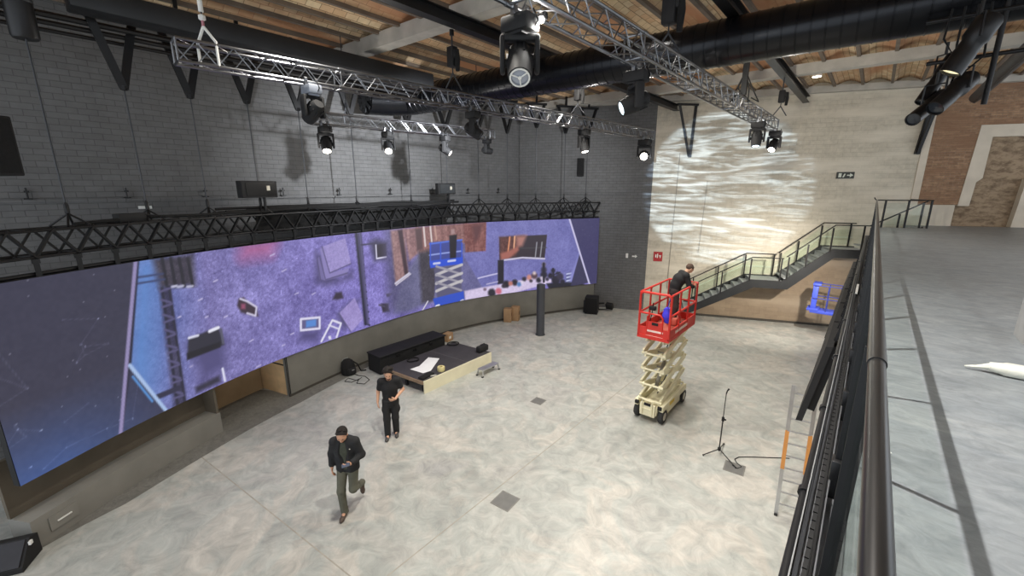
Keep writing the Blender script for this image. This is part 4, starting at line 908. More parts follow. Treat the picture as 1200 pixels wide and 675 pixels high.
wb = thing('arrow_plate', 'tiny white arrow plate beside the light switch on the dark wall', 'sign', far(-.55,2.67,.0)); mb = MB(); mb.slab([far(-.62,2.65), far(-.48,2.65), far(-.48,2.60), far(-.38,2.68), far(-.48,2.76), far(-.48,2.71), far(-.62,2.71)], WN, .015); mb.build('plate', WHITE, wb)
P = atpl(206, 69, (XL,0,0), (1,0,0)); wq = thing('wall_socket', 'small white box high on the dark left wall beside the truss end', 'socket', P); MB().box(P+Vector((.03,0,0)), (.06,.2,.2), None, .01).build('box', WHITE, wq); MB().box(P+Vector((.065,0,0)), (.012,.1,.1), None, .004).build('cover', mat('socket_grey', (170,172,170), .5), wq)
P = atpl(170, 243, (XL,0,0), (1,0,0)); tag(MB().box(P+Vector((.012,0,0)), (.024,.26,.07)).build('wall_tag', WHITE), 'small white strip tag on the left wall above the curved truss', 'tag')

# ------------------------------------------------------------------ balcony railing and what hangs outside it
rl = thing('balcony_railing', 'long steel and glass railing along the mezzanine edge beside the camera', 'railing', (.062, 7, MZ))
RX = .068; Y0, Y1 = -2.0, 20.75; RT = 5.45
MB().tube([(RX,Y0,RT),(RX,1.42,RT)], .0185, 16).build('handrail', mat('handrail_steel', (52,51,51), .3, .6, .12, 3), rl)
MB().tube([(RX,1.40,RT),(RX,Y1,RT)], .0215, 16).build('handrail', MATS['handrail_steel'], rl)
PY = [ -.46+1.06*k for k in range(21)]
for y in PY: MB().box((RX,y,(MZ-.25+RT-.03)/2), (.045,.014,RT-.03-MZ+.25)).build('post', BLK, rl)
for y in PY:
    mb = MB(); mb.box((RX-.012,y,MZ-.06), (.05,.09,.12), None, .008); mb.build('post_bracket', BLK, rl); MB().tube([(RX,y,RT-.05),(RX,y,RT-.01)], .012, 6).build('rail_bracket', BLK, rl)
for a, b in zip(PY[:-1], PY[1:]): MB().box((RX,(a+b)/2,(MZ+.06+RT-.09)/2), (.010,b-a-.06,RT-.09-MZ-.06)).build('glass_panel', GLASS, rl)
MB().tube([(RX,Y1,RT),(RX-.05,Y1+.02,RT+.03),(RX-.09,Y1+.02,RT+.1)], .018, 8).build('end_bracket', BLK, rl)
lp = thing('lighting_pipe', 'long black pipe running along the outside of the balcony edge', 'pipe', (-.07,7,4.18))
MB().tube([(-.062,-2,4.16),(-.062,20.4,4.16)], .022, 12).build('pipe', BLK, lp)
for y in (1.5, 2.75, 4.0, 5.4, 7.0, 9.0, 11.0, 13.0):
    mb = MB(); mb.tube([(-.062,y-.025,4.16),(-.062,y+.025,4.16)], .034, 10); mb.box((-.02,y,4.165), (.09,.03,.03)); mb.build('clamp', BLK, lp)
TRAY = mat('tray_grey', (104,106,110), .5, .35, .12, 4)
ct_ = thing('cable_tray', 'grey slotted cable tray along the outside of the balcony edge', 'tray', (.0,7,4.2))
MB().box((-.002,8.9,4.185), (.088,23,.012)).build('plate', TRAY, ct_)
MB().box((-.046,8.9,4.20), (.006,23,.04)).build('lip', mat('tray_light', (150,152,154), .5, .3), ct_)
MB().box((.040,8.9,4.21), (.006,23,.05)).build('lip', TRAY, ct_)
mb = MB(); mb.box((.006,9.8,4.193), (.020,17.4,.004))
for k in range(230): mb.box((.006,1.2+k*.075,4.195), (.022,.034,.012))
mb.build('slot_strip', BLKM, ct_)
for k, (x, r) in enumerate(((.026,.006),(-.020,.007),(.016,.004),(-.034,.004))):
    tag(MB().tube([(x+.003*math.sin(y*1.3+k*2),y,4.205+r) for y in np.linspace(-1,20,90)], r, 6).build('power_cable', [BLKF,DGREY,BLKF,DGREY][k]), ['thick black cable lying along the cable tray','thick grey cable lying along the cable tray beside the glass','thin black cable nearest the railing glass','thin grey cable wandering along the cable tray'][k], 'cable', 'cables along the balcony edge')
# dark flat panels hung under the pipe
for k in range(6):
    y0 = 6.9+k*1.5; g = thing('display_panel', ['nearest','second nearest','third nearest','fourth nearest','fifth nearest','farthest'][k]+' of the black flat panels hanging below the balcony edge', 'screen', (-.2,y0,3.3), 0, 'black panels below the balcony')
    def PP(a, z): return Vector((-.125-.20*(3.85-z)/1.2, y0+a, z))
    n = Vector((-1,0,-.13)).normalized(); dz = .12*(k % 3)
    MB().slab([PP(0,2.62+dz), PP(1.42,2.62+dz), PP(1.42,3.8), PP(0,3.8)], n, .08).build('cabinet', BLKM, g)
    for a in (.2,.55,.9,1.25): q = PP(a,3.25); MB().bar(PP(a,2.75)+Vector((.03,0,0)), PP(a,3.75)+Vector((.03,0,0)), .12, .06, (0,1,0)).build('rear_frame', BLK, g)
    for a in (.35,1.05): MB().bar(PP(a,3.74), Vector((-.068,y0+a,4.15)), .04, .03, (0,1,0)).build('hanger', BLK, g)
    for a in np.linspace(.1,1.3,7): MB().sphere(PP(a,3.62)+Vector((.05,0,0)), .018, 5).build('connector', ALUL, g)
tag(MB().box((-.006,9.0,4.25), (.03,.8,.02)).build('paper_strip', WHITE), 'white strip lying on the cable tray', 'paper')
# ------------------------------------------------------------------ stair up the far wall
GP = GLASS; st_ = thing('staircase', 'dark steel stair with glass railings climbing the white wall', 'stairs', far(2.2,0,.8))
ST_I, ST_O = .10, 1.30
TREAD = mat('stair_tread', (160,164,168), .6, .2, .1, 4)
F1 = (0.95,0,4.33,2.1,13); F2 = (5.5,2.1,7.05,3.5,8); F3 = (8.15,3.5,9.72,MZ,6)
def tread(u0, u1, z):
    MB().slab([far(u0,z,ST_I), far(u1,z,ST_I), far(u1,z,ST_O), far(u0,z,ST_O)], (0,0,-1), .04).build('tread', TREAD, st_)
for (u0, z0, u1, z1, n) in (F1, F2, F3):
    for k in range(n-1 if (u0,z0) != (F3[0],F3[1]) else n-1):
        a = u0+(u1-u0)*k/(n-1); b = u0+(u1-u0)*(k+1)/(n-1); z = z0+(z1-z0)*(k+1)/n; tread(a, b+.02, z)
        MB().slab([far(b,z,ST_I), far(b,z,ST_O), far(b,z+(z1-z0)/n,ST_O), far(b,z+(z1-z0)/n,ST_I)], WD, .012).build('riser', TREAD, st_)
for u0, u1, z in ((4.33,5.52,2.1),(7.05,8.17,3.5)):
    MB().slab([far(u0,z,ST_I), far(u1,z,ST_I), far(u1,z,ST_O), far(u0,z,ST_O)], (0,0,-1), .06).build('landing', TREAD, st_)
for off in (ST_I-.06, ST_O):
    top = [(.95,.12),(4.30,2.14),(5.45,2.14),(7.02,3.54),(8.2,3.54)]; bot = [(8.2,3.2),(7.12,3.2),(5.68,1.80),(4.44,1.80),(1.25,0),(.95,0)]
    MB().slab([far(u,z,off) for u, z in top+bot], WN, .05).build('stringer', STEEL, st_)
for off in (ST_O,): MB().slab([far(u,z,off) for u, z in [(8.2,3.54),(9.72,4.5),(9.72,4.15),(8.2,3.2)]], WN, .05).build('stringer', STEEL, st_)
PR = MATS['handrail_steel']
def railing(off, pts, posts, nm='handrail'):
    MB().tube([far(u,z,off) for u, z in pts], .022, 10).build('handrail', BLK, st_)
    for u, z0, z1 in posts: MB().bar(far(u,z0,off), far(u,z1-.02,off), .05, .05, WN).build('post', BLK, st_)
    for (u0,a0,a1), (u1,b0,b1) in zip(posts[:-1], posts[1:]):
        MB().slab([far(u0+.05,a0+.12,off), far(u1-.05,b0+.12,off), far(u1-.05,b1-.1,off), far(u0+.05,a1-.1,off)], WN, .01).build('glass_panel', GP, st_)
H = .98
def gz(u):        # walking line
    return float(np.interp(u, [.95,4.33,5.5,7.05,8.15,9.72], [.12,2.1,2.1,3.5,3.5,MZ]))
for off in (ST_I+.02, ST_O+.03):
    us = [1.3,2.2,3.2,4.25]; railing(off, [(1.2,gz(1.2)+H)]+[(4.28,gz(4.33)+H),(5.42,2.1+H)], [(u,gz(u),gz(u)+H) for u in us]+[(5.36,2.1,2.1+H)])
    us = [5.6,6.2,6.95]; railing(off, [(5.5,2.1+H+.08),(5.55,gz(5.6)+H+.02),(7.0,3.5+H),(8.12,3.5+H)]+([(9.72,MZ+H)] if off > 1 else []), [(u,gz(u),gz(u)+H) for u in us]+[(7.95,3.5,3.5+H)])
    if off > 1: railing(off, [(8.1,3.5+H),(9.72,MZ+H)], [(u,gz(u),gz(u)+H) for u in (8.3,8.95,9.6)])
mb = MB(); PALE = mat('reflection_pale', (214,212,200), .5, 0, .05)
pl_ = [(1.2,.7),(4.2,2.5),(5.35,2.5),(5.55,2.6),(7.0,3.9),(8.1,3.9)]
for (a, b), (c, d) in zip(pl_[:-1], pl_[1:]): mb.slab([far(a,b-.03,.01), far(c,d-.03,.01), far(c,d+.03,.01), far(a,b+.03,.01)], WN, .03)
mb.build('reflection_strip', PALE, st_)  # pale strips standing in for edge reflections in the stair glass
gr = thing('guard_railing', 'steel and glass guard railing around the stair well on the mezzanine', 'railing', far(8.4,MZ,1.55))
mb = MB().tube([far(8.05,RT,1.56), far(9.75,RT,1.56), far(9.75,RT,.1)], .02, 10); mb.build('handrail', BLK, gr)
G = [far(8.35,MZ,1.56), far(9.05,MZ,1.56), far(9.72,MZ,1.56)]
for p in G: MB().bar(p, p+Vector((0,0,.98)), .05, .05, WN).build('post', BLK, gr)
for p, q in zip(G[:-1], G[1:]): MB().slab([p+WD*.05+Vector((0,0,.08)), q-WD*.05+Vector((0,0,.08)), q-WD*.05+Vector((0,0,.9)), p+WD*.05+Vector((0,0,.9))], WN, .01).build('glass_panel', GLASS, gr)

# ------------------------------------------------------------------ lower walls under the video wall
LOWW = mat('low_wall_panel', (124,122,115), .8, 0, .12, 1.5, .08); DKW = mat('dark_recess', (98,90,78), .85, 0, .15, 2); PLY = mat('plywood', (216,182,138), .7, 0, .14, 3)
def curved_wall(s0, s1, z0, z1, off0, off1, n=None):
    n = n or max(2, int((s1-s0)*3)); vs = []; fs = []
    for k in range(n+1):
        s = s0+(s1-s0)*k/n
        for o_ in (off0, off1):
            for z in (z0, z1): vs.append(cpt(s, z, o_))
    for k in range(n):
        a = 4*k; b = a+4; fs += [(a,b,b+1,a+1),(a+2,a+3,b+3,b+2),(a+1,b+1,b+3,a+3),(a,a+2,b+2,b)]
    fs += [(0,1,3,2),(4*n,4*n+2,4*n+3,4*n+1)]
    return MB().add(vs, fs)
struct(curved_wall(5.55, CLEN-.1, 0, LB+.3, -.04, -.16).build('wall_under_screen', LOWW))
struct(curved_wall(.02, 3.6, .52, LB+.3, -.48, -.55).build('wall_under_screen_left', DKW))
struct(curved_wall(.02, 3.62, 0, .52, -.08, -.55).build('trim_low_plinth', mat('plinth_grey', (132,130,124), .8, 0, .1, 1.5, .06)))
struct(curved_wall(3.6, 5.55, 0, LB+.3, -1.25, -1.33).build('wall_recess', mat('recess_tan', (176,152,120), .75, 0, .12, 2)))
e = MB(); P0, P1 = cpt(5.58,0,-.06), cpt(5.58,0,-1.3); e.slab([P0, P1, P1+Vector((0,0,1.5)), P0+Vector((0,0,1.5))], (0,1,0), .05); struct(e.build('wall_recess_plywood', PLY))
e = MB(); e.bar(P0+Vector((0,-.01,.95)), P1+Vector((0,-.01,.95)), .02, .03); e.bar(P0+Vector((.01,-.01,.0)), P0+Vector((.01,-.01,1.25)), .03, .05, (0,1,0)); struct(e.build('trim_recess', BLKM))
e = MB(); P0, P1 = cpt(3.6,0,-.09), cpt(3.6,0,-1.3); e.slab([P0, P1, P1+Vector((0,0,1.5)), P0+Vector((0,0,1.5))], (0,-1,0), .05); struct(e.build('wall_recess_side', DKW))
struct(curved_wall(5.55, CLEN-.1, 0, .07, -.02, -.05).build('baseboard_screen', mat('dark_skirting', (70,66,60), .8)))
STRIP = concrete_mat('shade_concrete', [(112,110,104),(128,126,120),(120,118,113)], 1.2, .8, .2)  # darker floor colour painted as the shade below the video wall
n = 70; vs = []; wd = lambda s: float(np.interp(s, [-.2,.4,1.2,3,5.5,8,9.5,20], [.10,.22,.5,.62,.7,.52,.30,.28]))
for k in range(n+1):
    s = -.3+(20.2)*k/n; vs += [cpt(max(s,0.0)+.001*0, .003, -1.25 if 3.6 < s < 5.55 else -.3), cpt(max(s,0), .003, wd(s)-.30+.12)]
struct(MB().add(vs, [(2*k,2*k+1,2*k+3,2*k+2) for k in range(n)]).build('trim_shade_strip', STRIP))
# access hatch on the plinth, wall socket on the panel
def plate_at(s, z, w, h, off, name, label, cat, m, th=.02, knob=None):
    a, b = cpt(s-w/2,z-h/2,off), cpt(s+w/2,z-h/2,off); nrm = Vector((b.y-a.y, -(b.x-a.x), 0)).normalized(); g = thing(name, label, cat, (a+b)/2)
    MB().slab([a, b, b+Vector((0,0,h)), a+Vector((0,0,h))], nrm, th).build('plate', m, g)
    mb = MB()
    if knob: mb.bar(a.lerp(b,.25)+nrm*(th+.01)+Vector((0,0,h*.5)), a.lerp(b,.75)+nrm*(th+.01)+Vector((0,0,h*.5)), .02, .02); mb.build('handle', WHITE, g)
    else: mb.slab([a.lerp(b,.2)+nrm*th+Vector((0,0,h*.2)), a.lerp(b,.8)+nrm*th+Vector((0,0,h*.2)), a.lerp(b,.8)+nrm*th+Vector((0,0,h*.8)), a.lerp(b,.2)+nrm*th+Vector((0,0,h*.8))], nrm, .006); mb.build('socket_face', mat('socket_grey', (170,172,170), .5), g)
plate_at(.45, .28, .42, .26, -.08, 'access_hatch', 'small grey access hatch on the low plinth at bottom left', 'hatch', MATS['plinth_grey'], .02, True)
plate_at(7.55, .38, .24, .16, -.04, 'wall_socket', 'pale socket plate on the low wall left of the black case', 'socket', mat('socket_pale', (150,150,146), .6))
# steel column in front of the screen
cm = thing('steel_column', 'dark grey round steel column standing before the right part of the screen', 'column', (-9.75,13.4,0))
MB().lathe([(0,0),(.17,0),(.17,2.12),(0,2.12)], (-9.75,13.4,0), (0,0,1), 24).build('shaft', mat('column_grey', (70,72,78), .5, .2, .08), cm)
MB().lathe([(.17,0),(.20,.0),(.20,.02),(.17,.03)], (-9.75,13.4,0), (0,0,1), 24).build('base_plate', DGREY, cm)

# ------------------------------------------------------------------ red and cream scissor lift
LX, LY = -3.68, 10.72; LW, LL = .76, 1.9
lf = thing('scissor_lift', 'red scissor lift with cream scissor arms raised in the middle of the hall', 'scissor lift', (LX,LY,0))
def L(x, y, z): return Vector((LX+x, LY+y, z))
hx, hy = LW/2, LL/2
for x in (-hx+.06, hx-.06):
    for y in (-hy+.22, hy-.22):
        w = MB(); w.lathe([(0,-.065),(.17,-.065),(.19,-.045),(.19,.045),(.17,.065),(0,.065)], L(x,y,.19), (1,0,0), 22); wo = w.build('wheel', RUB, lf)
        s_ = 1 if x > 0 else -1; MB().lathe([(0,.068*s_),(.09,.07*s_),(.11,.064*s_)], L(x,y,.19), (1,0,0), 16).build('hub', mat('wheel_hub', (190,188,176), .5), wo)
mb = MB(); mb.box(L(0,0,.32), (LW-.30,LL-.1,.22), None, .02)
for x in (-hx+.05,hx-.05): mb.box(L(x,0,.43), (.10,LL-.16,.17), None, .015); mb.box(L(x,0,.25), (.04,LL-.95,.22), None, .01)
mb.box(L(0,-hy+.03,.34), (.40,.08,.34), None, .02); mb.box(L(0,hy-.03,.34), (.40,.08,.34), None, .02)
mb.build('chassis', CREAM, lf)
mb = MB(); mb.tube([L(-.13,-hy-.03,.2),L(-.13,-hy-.03,.62),L(.13,-hy-.03,.62),L(.13,-hy-.03,.2)], .02, 6); mb.tube([L(-.13,-hy-.03,.38),L(.13,-hy-.03,.38)], .016, 6); mb.build('entry_ladder', CREAM, lf)
mb = MB(); mb.box(L(0,-hy-.015,.50), (.17,.02,.07)); mb.build('control_panel', BLKM, lf)
for x in (-.3,.3): mb = MB(); mb.box(L(x,-hy+.04,.46), (.1,.06,.09), None, .01); mb.build('corner_bumper', BLKM, lf)
YB = mat('yellow_sticker', (226,196,60), .5); mb = MB(); mb.box(L(hx+.001,-.25,.42), (.004,.34,.10)); mb.build('warning_sticker', YB, lf)
ZB, ZT_, NS_ = .55, 2.22, 4; dz = (ZT_-ZB)/NS_; ya, yb = -hy+.14, hy-.14
for k in range(NS_):
    z0, z1 = ZB+dz*k+.02, ZB+dz*(k+1)-.02
    for x in (-.27,.27):
        MB().bar(L(x,ya,z0), L(x,yb,z1), .05, .14).build('scissor_arm', CREAM, lf)
        MB().bar(L(x*.78,yb,z0), L(x*.78,ya,z1), .05, .14).build('scissor_arm', CREAM, lf)
for k in range(NS_+1):
    z = ZB+dz*k
    for y in (ya, yb): MB().tube([L(-.31,y,z), L(.31,y,z)], .028, 8).build('pivot_tube', CREAM, lf)
for k in range(NS_): MB().tube([L(-.29,0,ZB+dz*(k+.5)), L(.29,0,ZB+dz*(k+.5))], .025, 8).build('pivot_tube', mat('pivot_steel', (150,148,140), .4, .6), lf)
cy = MB(); cy.tube([L(.0,-.5,.75),L(0,.0,1.35)], .05, 8); cy.tube([L(.0,.0,1.35),L(0,.4,1.75)], .03, 8); cy.build('hydraulic_ram', MATS['pivot_steel'], lf)
mb = MB(); mb.tube([L(.1,-.6,.7),L(.16,-.2,1.1),L(.1,.3,1.5),L(.14,-.3,1.9),L(.1,.2,2.2)], .014, 6); mb.build('hose', BLKF, lf)
PZ = 2.30
mb = MB(); mb.box(L(0,0,PZ), (LW+.04,LL+.06,.09)); mb.build('platform_frame', RED, lf)
mb = MB(); mb.box(L(0,0,PZ+.05), (LW-.04,LL-.02,.02)); mb.build('deck', mat('deck_plate', (168,84,70), .6, .2, .15, 6), lf)
mb = MB()
for x in (-hx,hx): mb.box(L(x,0,PZ+.13), (.025,LL+.06,.24))
for y in (-hy,hy): mb.box(L(0,y,PZ+.13), (LW+.04,.025,.24))
mb.build('toe_board', RED, lf)
mb = MB()
for z, h in ((PZ+.17,.045),(PZ+.02,.06)): mb.box(L(.03,-hy-.018,z), (.42,.012,h))
mb.box(L(hx+.016,-.1,PZ+.13), (.01,.9,.07)); mb.build('white_decal', mat('decal_pale', (236,214,206), .5), lf)
RZ = PZ+1.12; mb = MB(); r = .026
for z in (PZ+.6, RZ):
    for x in (-hx,hx): mb.tube([L(x,-hy,z),L(x,hy,z)], r, 8)
    mb.tube([L(-hx,hy,z),L(hx,hy,z)], r, 8)
mb.tube([L(-hx,-hy,PZ),L(-hx,-hy,RZ-.06),L(-hx+.06,-hy,RZ),L(hx-.06,-hy,RZ),L(hx,-hy,RZ-.06),L(hx,-hy,PZ)], r*1.15, 8)
mb.build('guard_rail', RED, lf)
for x in (-hx,hx):
    for y in (-hy,-.32,.32,hy): MB().tube([L(x,y,PZ),L(x,y,RZ)], r, 8).build('post', RED, lf)
mb = MB(); mb.tube([L(-.17,-hy-.01,PZ+.1),L(-.17,-hy-.01,PZ+.52),L(-.1,-hy-.01,PZ+.6),L(.14,-hy-.01,PZ+.6),L(.21,-hy-.01,PZ+.52),L(.21,-hy-.01,PZ+.1)], .022, 8); mb.box(L(.02,-hy-.01,PZ+.26), (.36,.014,.3)); mb.tube([L(-hx,-hy,PZ+.6),L(-.12,-hy,PZ+.6)], r, 8); mb.build('gate', RED, lf)
mb = MB(); mb.box(L(.03,-hy-.022,PZ+.36), (.16,.02,.07), None, .01); mb.build('gate_latch', BLKM, lf)
cb_ = thing('control_box', 'small black control box fixed inside the red lift platform', 'controller', L(-.05,-hy+.25,PZ+.4)); MB().box(L(-.1,-hy+.1,PZ+.72), (.16,.12,.1), None, .02).build('box', BLKM, cb_); MB().tube([L(-.1,-hy+.1,PZ+.77),L(-.09,-hy+.1,PZ+.86)], .015, 6).build('joystick', BLK, cb_); MB().tube([L(-.1,-hy+.1,PZ+.67),L(-.13,-hy+.1,PZ+.45),L(-.2,-hy+.06,PZ+.1)], .012, 6).build('cable', BLKF, cb_)
bb = thing('blue_bag', 'blue cloth bag hanging from the rail of the red lift', 'bag', L(.24,-hy+.1,PZ+.4)); mb = MB()
mb.tube([L(.26,-hy+.13,PZ+.40),L(.26,-hy+.13,PZ+.46),L(.255,-hy+.13,PZ+.60),L(.25,-hy+.13,PZ+.76),L(.25,-hy+.12,PZ+.80)], .1, 12, True, [.04,.10,.12,.08,.03]); mb.build('cloth', mat('blue_cloth', (66,60,214), .85, 0, .2, 12, .2), bb); MB().tube([L(.25,-hy+.12,PZ+.78),L(.3,-hy+.06,PZ+.95),L(hx,-hy+.04,RZ+.02)], .012, 6).build('strap', mat('blue_strap', (48,44,170), .8), bb)
tb = thing('tool_box', 'reddish plastic tool box on the deck of the red lift', 'box', L(.05,.35,PZ+.06)); MB().box(L(.05,.3,PZ+.16), (.26,.4,.2), None, .03).build('body', mat('tool_red', (190,96,80), .5), tb); MB().tube([L(.05,.18,PZ+.26),L(.05,.18,PZ+.32),L(.05,.42,PZ+.32),L(.05,.42,PZ+.26)], .014, 6).build('handle', BLK, tb)
# ------------------------------------------------------------------ blue lift parked under the balcony
BLU = mat('blue_paint', (72,92,214), .45, 0, .1, 4); BX, BY = -1.05, 20.6
bl = thing('blue_lift', 'small blue scissor lift parked below the balcony behind the black panels', 'scissor lift', (BX,BY,0))
def B(x, y, z): return Vector((BX+x, BY+y, z))
mb = MB(); mb.box(B(1.08,0,.35), (.56,1.1,.3), None, .03); mb.build('chassis', BLU, bl)
for x in (.84,1.32):
    for y in (-.4,.4): MB().lathe([(0,-.05),(.15,-.05),(.16,0),(.15,.05),(0,.05)], B(x,y,.16), (1,0,0), 16).build('wheel', RUB, bl)
for k in range(2):
    for x in (.9,1.26):
        MB().bar(B(x,-.45,.5+.25*k), B(x,.45,.75+.25*k), .04, .07).build('scissor_arm', DGREY, bl); MB().bar(B(x+.05,.45,.5+.25*k), B(x+.05,-.45,.75+.25*k), .04, .07).build('scissor_arm', DGREY, bl)
mb = MB(); mb.box(B(.52,0,1.05), (1.66,.6,.12), None, .02); mb.build('platform', BLU, bl)
mb = MB(); mb.box(B(-.28,0,1.62), (.07,.5,1.1), None, .02); mb.box(B(-.20,-.2,1.6), (.14,.1,.95), None, .02); mb.box(B(-.2,0,2.15), (.26,.6,.09), None, .02); mb.box(B(-.22,0,1.12), (.40,.62,.1), None, .02); mb.build('end_panel', BLU, bl)
mb = MB()
for z in (1.6,2.12):
    for y in (-.28,.28): mb.tube([B(-.28,y,z),B(1.3,y,z)], .02, 6)
    mb.tube([B(1.3,-.28,z),B(1.3,.28,z)], .02, 6)
for x in (.2,.6,1.0,1.3):
    for y in (-.28,.28): mb.tube([B(x,y,1.08),B(x,y,2.12)], .02, 6)
mb.build('guard_rail', mat('blue_rail', (60,70,150), .5), bl)
# ------------------------------------------------------------------ stage platform and the things on it
PA, PB, PC, PD = atz(496,447,.39), atz(575,412.5,.39), atz(531,402,.39), atz(450,430.5,.39)
pf = thing('stage_platform', 'low stage platform with a dark top and a cream painted front', 'platform', ((PA+PC)/2).to_2d().to_3d())
ux = (PB-PA).normalized(); uy = (PD-PA).normalized()
# squared up footprint
PD = PA+uy*1.72; PC = PB+(PD-PA)
MB().slab([PA,PB,PC,PD], (0,0,-1), .04).build('top', mat('platform_top', (58,56,60), .75, 0, .14, 3, .1), pf)
z0 = lambda p: Vector((p.x,p.y,0)); n_ = (ux.cross(Vector((0,0,1)))).normalized(); n_ = n_ if n_.x > 0 else -n_
MB().slab([z0(PA),z0(PB),PB,PA], n_, .035).build('front_board', mat('cream_board', (224,218,190), .6, 0, .06, 3), pf)
MB().slab([z0(PB),z0(PC),PC-Vector((0,0,.03)),PB-Vector((0,0,.03))], -uy.cross(Vector((0,0,1))), .03).build('side_board', PLY, pf)
MB().slab([PA-Vector((0,0,.005)),PD-Vector((0,0,.005)),PD-Vector((0,0,.10)),PA-Vector((0,0,.10))], -ux, .04).build('edge_beam', mat('edge_wood', (138,116,94), .7), pf)
for p in (PA+ux*.12+uy*.12, PD+ux*.12-uy*.12, (PA+PD)/2+ux*.12, PC-ux*.12-uy*.12): MB().box(Vector((p.x,p.y,.175)), (.08,.08,.35)).build('leg', BLKM, pf)
a_, b_ = PA.lerp(PB,.62), PD.lerp(PC,.62); MB().slab([a_,a_+ux*.012,b_+ux*.012,b_], (0,0,1), .0015).build('joint_line', mat('joint_dark', (100,98,102), .8), pf)
def onp(x, y, dz=0): p = atz(x, y, .39); return Vector((p.x, p.y, .39+dz))
CV = [atz(439,428,0), atz(516,404,0)]; d_ = (CV[1]-CV[0]).normalized(); w_ = Vector((0,0,1)).cross(d_)
cs = thing('flight_case', 'long black cloth-covered case standing against the low wall behind the platform', 'case', CV[0])
c0 = Vector((-11.62,6.88,0)); c1 = Vector((-11.62,9.75,0)); MC = Matrix.Rotation(0,3,'Z')
mb = MB(); mb.box((-11.72,8.30,.30), (.72,2.75,.60), None, .04); mb.build('body', BLKF, cs)
mb = MB(); mb.box((-11.70,8.30,.615), (.76,2.80,.05), None, .02); mb.build('lid', BLKM, cs)
mb = MB()
for y in (7.6,8.3,9.0): mb.box((-11.345,y,.5), (.03,.14,.08), None, .008)
mb.build('latch', BLK, cs)
pp = [onp(480,434.5), onp(489.5,438.5), onp(506,436), onp(515,420), onp(502.5,419), onp(492,430)]
ps = MB()
q = [onp(480.5,433.5,.02), onp(496,437.5,.004), onp(505,434.5,.004), onp(515,420.5,.012), onp(502,419.2,.012), onp(491.5,430,.03)]
ps.slab([q[0],q[1],q[2],q[3],q[4],q[5]], (0,0,1), .003); tag(ps.build('paper_sheet', mat('paper', (236,238,240), .7, 0, .03)), 'large white sheet of paper unrolled on the stage platform', 'paper')
c = onp(517,434.5); tr_ = thing('tape_roll', 'cream roll of tape standing on the stage platform', 'tape', c); MB().lathe([(.055,0),(.11,0),(.115,.01),(.115,.13),(.11,.14),(.055,.14),(.055,0)], c, (0,0,1), 20).build('roll', mat('tape_cream', (206,194,140), .6), tr_); MB().lathe([(.05,0.005),(.056,.005),(.056,.135),(.05,.135)], c, (0,0,1), 16).build('core', PLY, tr_)
c = onp(508,440.5); tag(MB().box(c+Vector((0,0,.012)), (.07,.18,.024), Matrix.Rotation(-.6,3,'Z'), .006).build('marker_box', mat('pale_box', (176,174,168), .6)), 'small pale box beside the paper on the stage platform', 'box')
c = onp(498,442.0); tag(MB().box(c+Vector((0,.05,.03)), (.20,.5,.06), Matrix.Rotation(.15,3,'Z'), .02).build('tool_pouch', BLKF), 'black tool pouch on the front corner of the stage platform', 'pouch')
c = onp(484,422.5); cc_ = MB(); cc_.tube([c+Vector((.16*math.cos(a)*(1+.12*math.sin(3*a)),.2*math.sin(a),.02+.012*(a/6))) for a in np.linspace(0,13,50)], .015, 6); tag(cc_.build('coiled_cable', BLKF), 'black coiled cable left of the paper on the stage platform', 'cable')
c = onp(531,403.5); cc_ = MB(); cc_.tube([c+Vector((.18*math.cos(a),.2*math.sin(a)*(1+.15*math.sin(2*a)),.02+.01*(a/6))) for a in np.linspace(0,13,50)], .016, 6); tag(cc_.build('coiled_cable', BLKF), 'black coiled cable at the rear corner of the stage platform', 'cable')
ck = thing('battery_lantern', 'small black speaker standing on the front right corner of the platform', 'speaker', onp(567,411)); c = onp(566.5,412.0); mb = MB(); mb.box(c+Vector((-.05,.0,.11)), (.2,.46,.22), None, .05); mb.build('body', BLKM, ck); mb = MB(); mb.tube([c+Vector((-.05,-.15,.2)),c+Vector((-.05,-.1,.26)),c+Vector((-.05,.1,.26)),c+Vector((-.05,.15,.2))], .015, 6); mb.build('handle', BLK, ck)
ck.name = 'portable_speaker'
bx = thing('cardboard_carton', 'small brown carton beside the far end of the black case', 'box', (-11.2,10.15,0)); CARD = mat('cardboard', (168,136,102), .85, 0, .1, 4)
P = atz(525,399,.0); MB().box(Vector((P.x,P.y,.16)), (.26,.36,.32), Matrix.Rotation(.2,3,'Z'), .01).build('carton', CARD, bx); MB().box(Vector((P.x+.135,P.y,.16)), (.012,.12,.1), Matrix.Rotation(.2,3,'Z')).build('label', WHITE, bx)
P = atz(517.5,401,.0); sp_ = thing('spray_can', 'white plastic tub beside the small brown carton', 'tub', P); MB().lathe([(0,0),(.10,0),(.11,.3),(0,.3)], P, (0,0,1), 14).build('tub', WHITE, sp_); MB().lathe([(.115,.28),(.118,.31),(0,.32)], P, (0,0,1), 14).build('lid', mat('tub_grey', (150,150,150), .6), sp_)
sp_.name = 'plastic_tub'
# aluminium step stool
P = atz(571,437,0); so_ = thing('step_stool', 'low aluminium step stool on the floor beside the cream platform front', 'stool', P); a = math.atan2(ux.y, ux.x); M = Matrix.Rotation(a,3,'Z')
def Q(x, y, z): return Vector((P.x,P.y,0))+M@Vector((x,y,z))
MB().box(Q(.05,0,.22), (.78,.26,.035), M, .01).build('tread', ALUL, so_)
for x in (-.3,.4):
    for y in (-.1,.1): g = MB().bar(Q(x,y,.21), Q(x+(.05 if x > 0 else -.05),y*1.25,.03), .045, .03, (1,0,0)).build('leg', ALUL, so_); MB().box(Q(x+(.05 if x > 0 else -.05),y*1.25,.02), (.07,.05,.04), M, .008).build('foot', RUB, g)
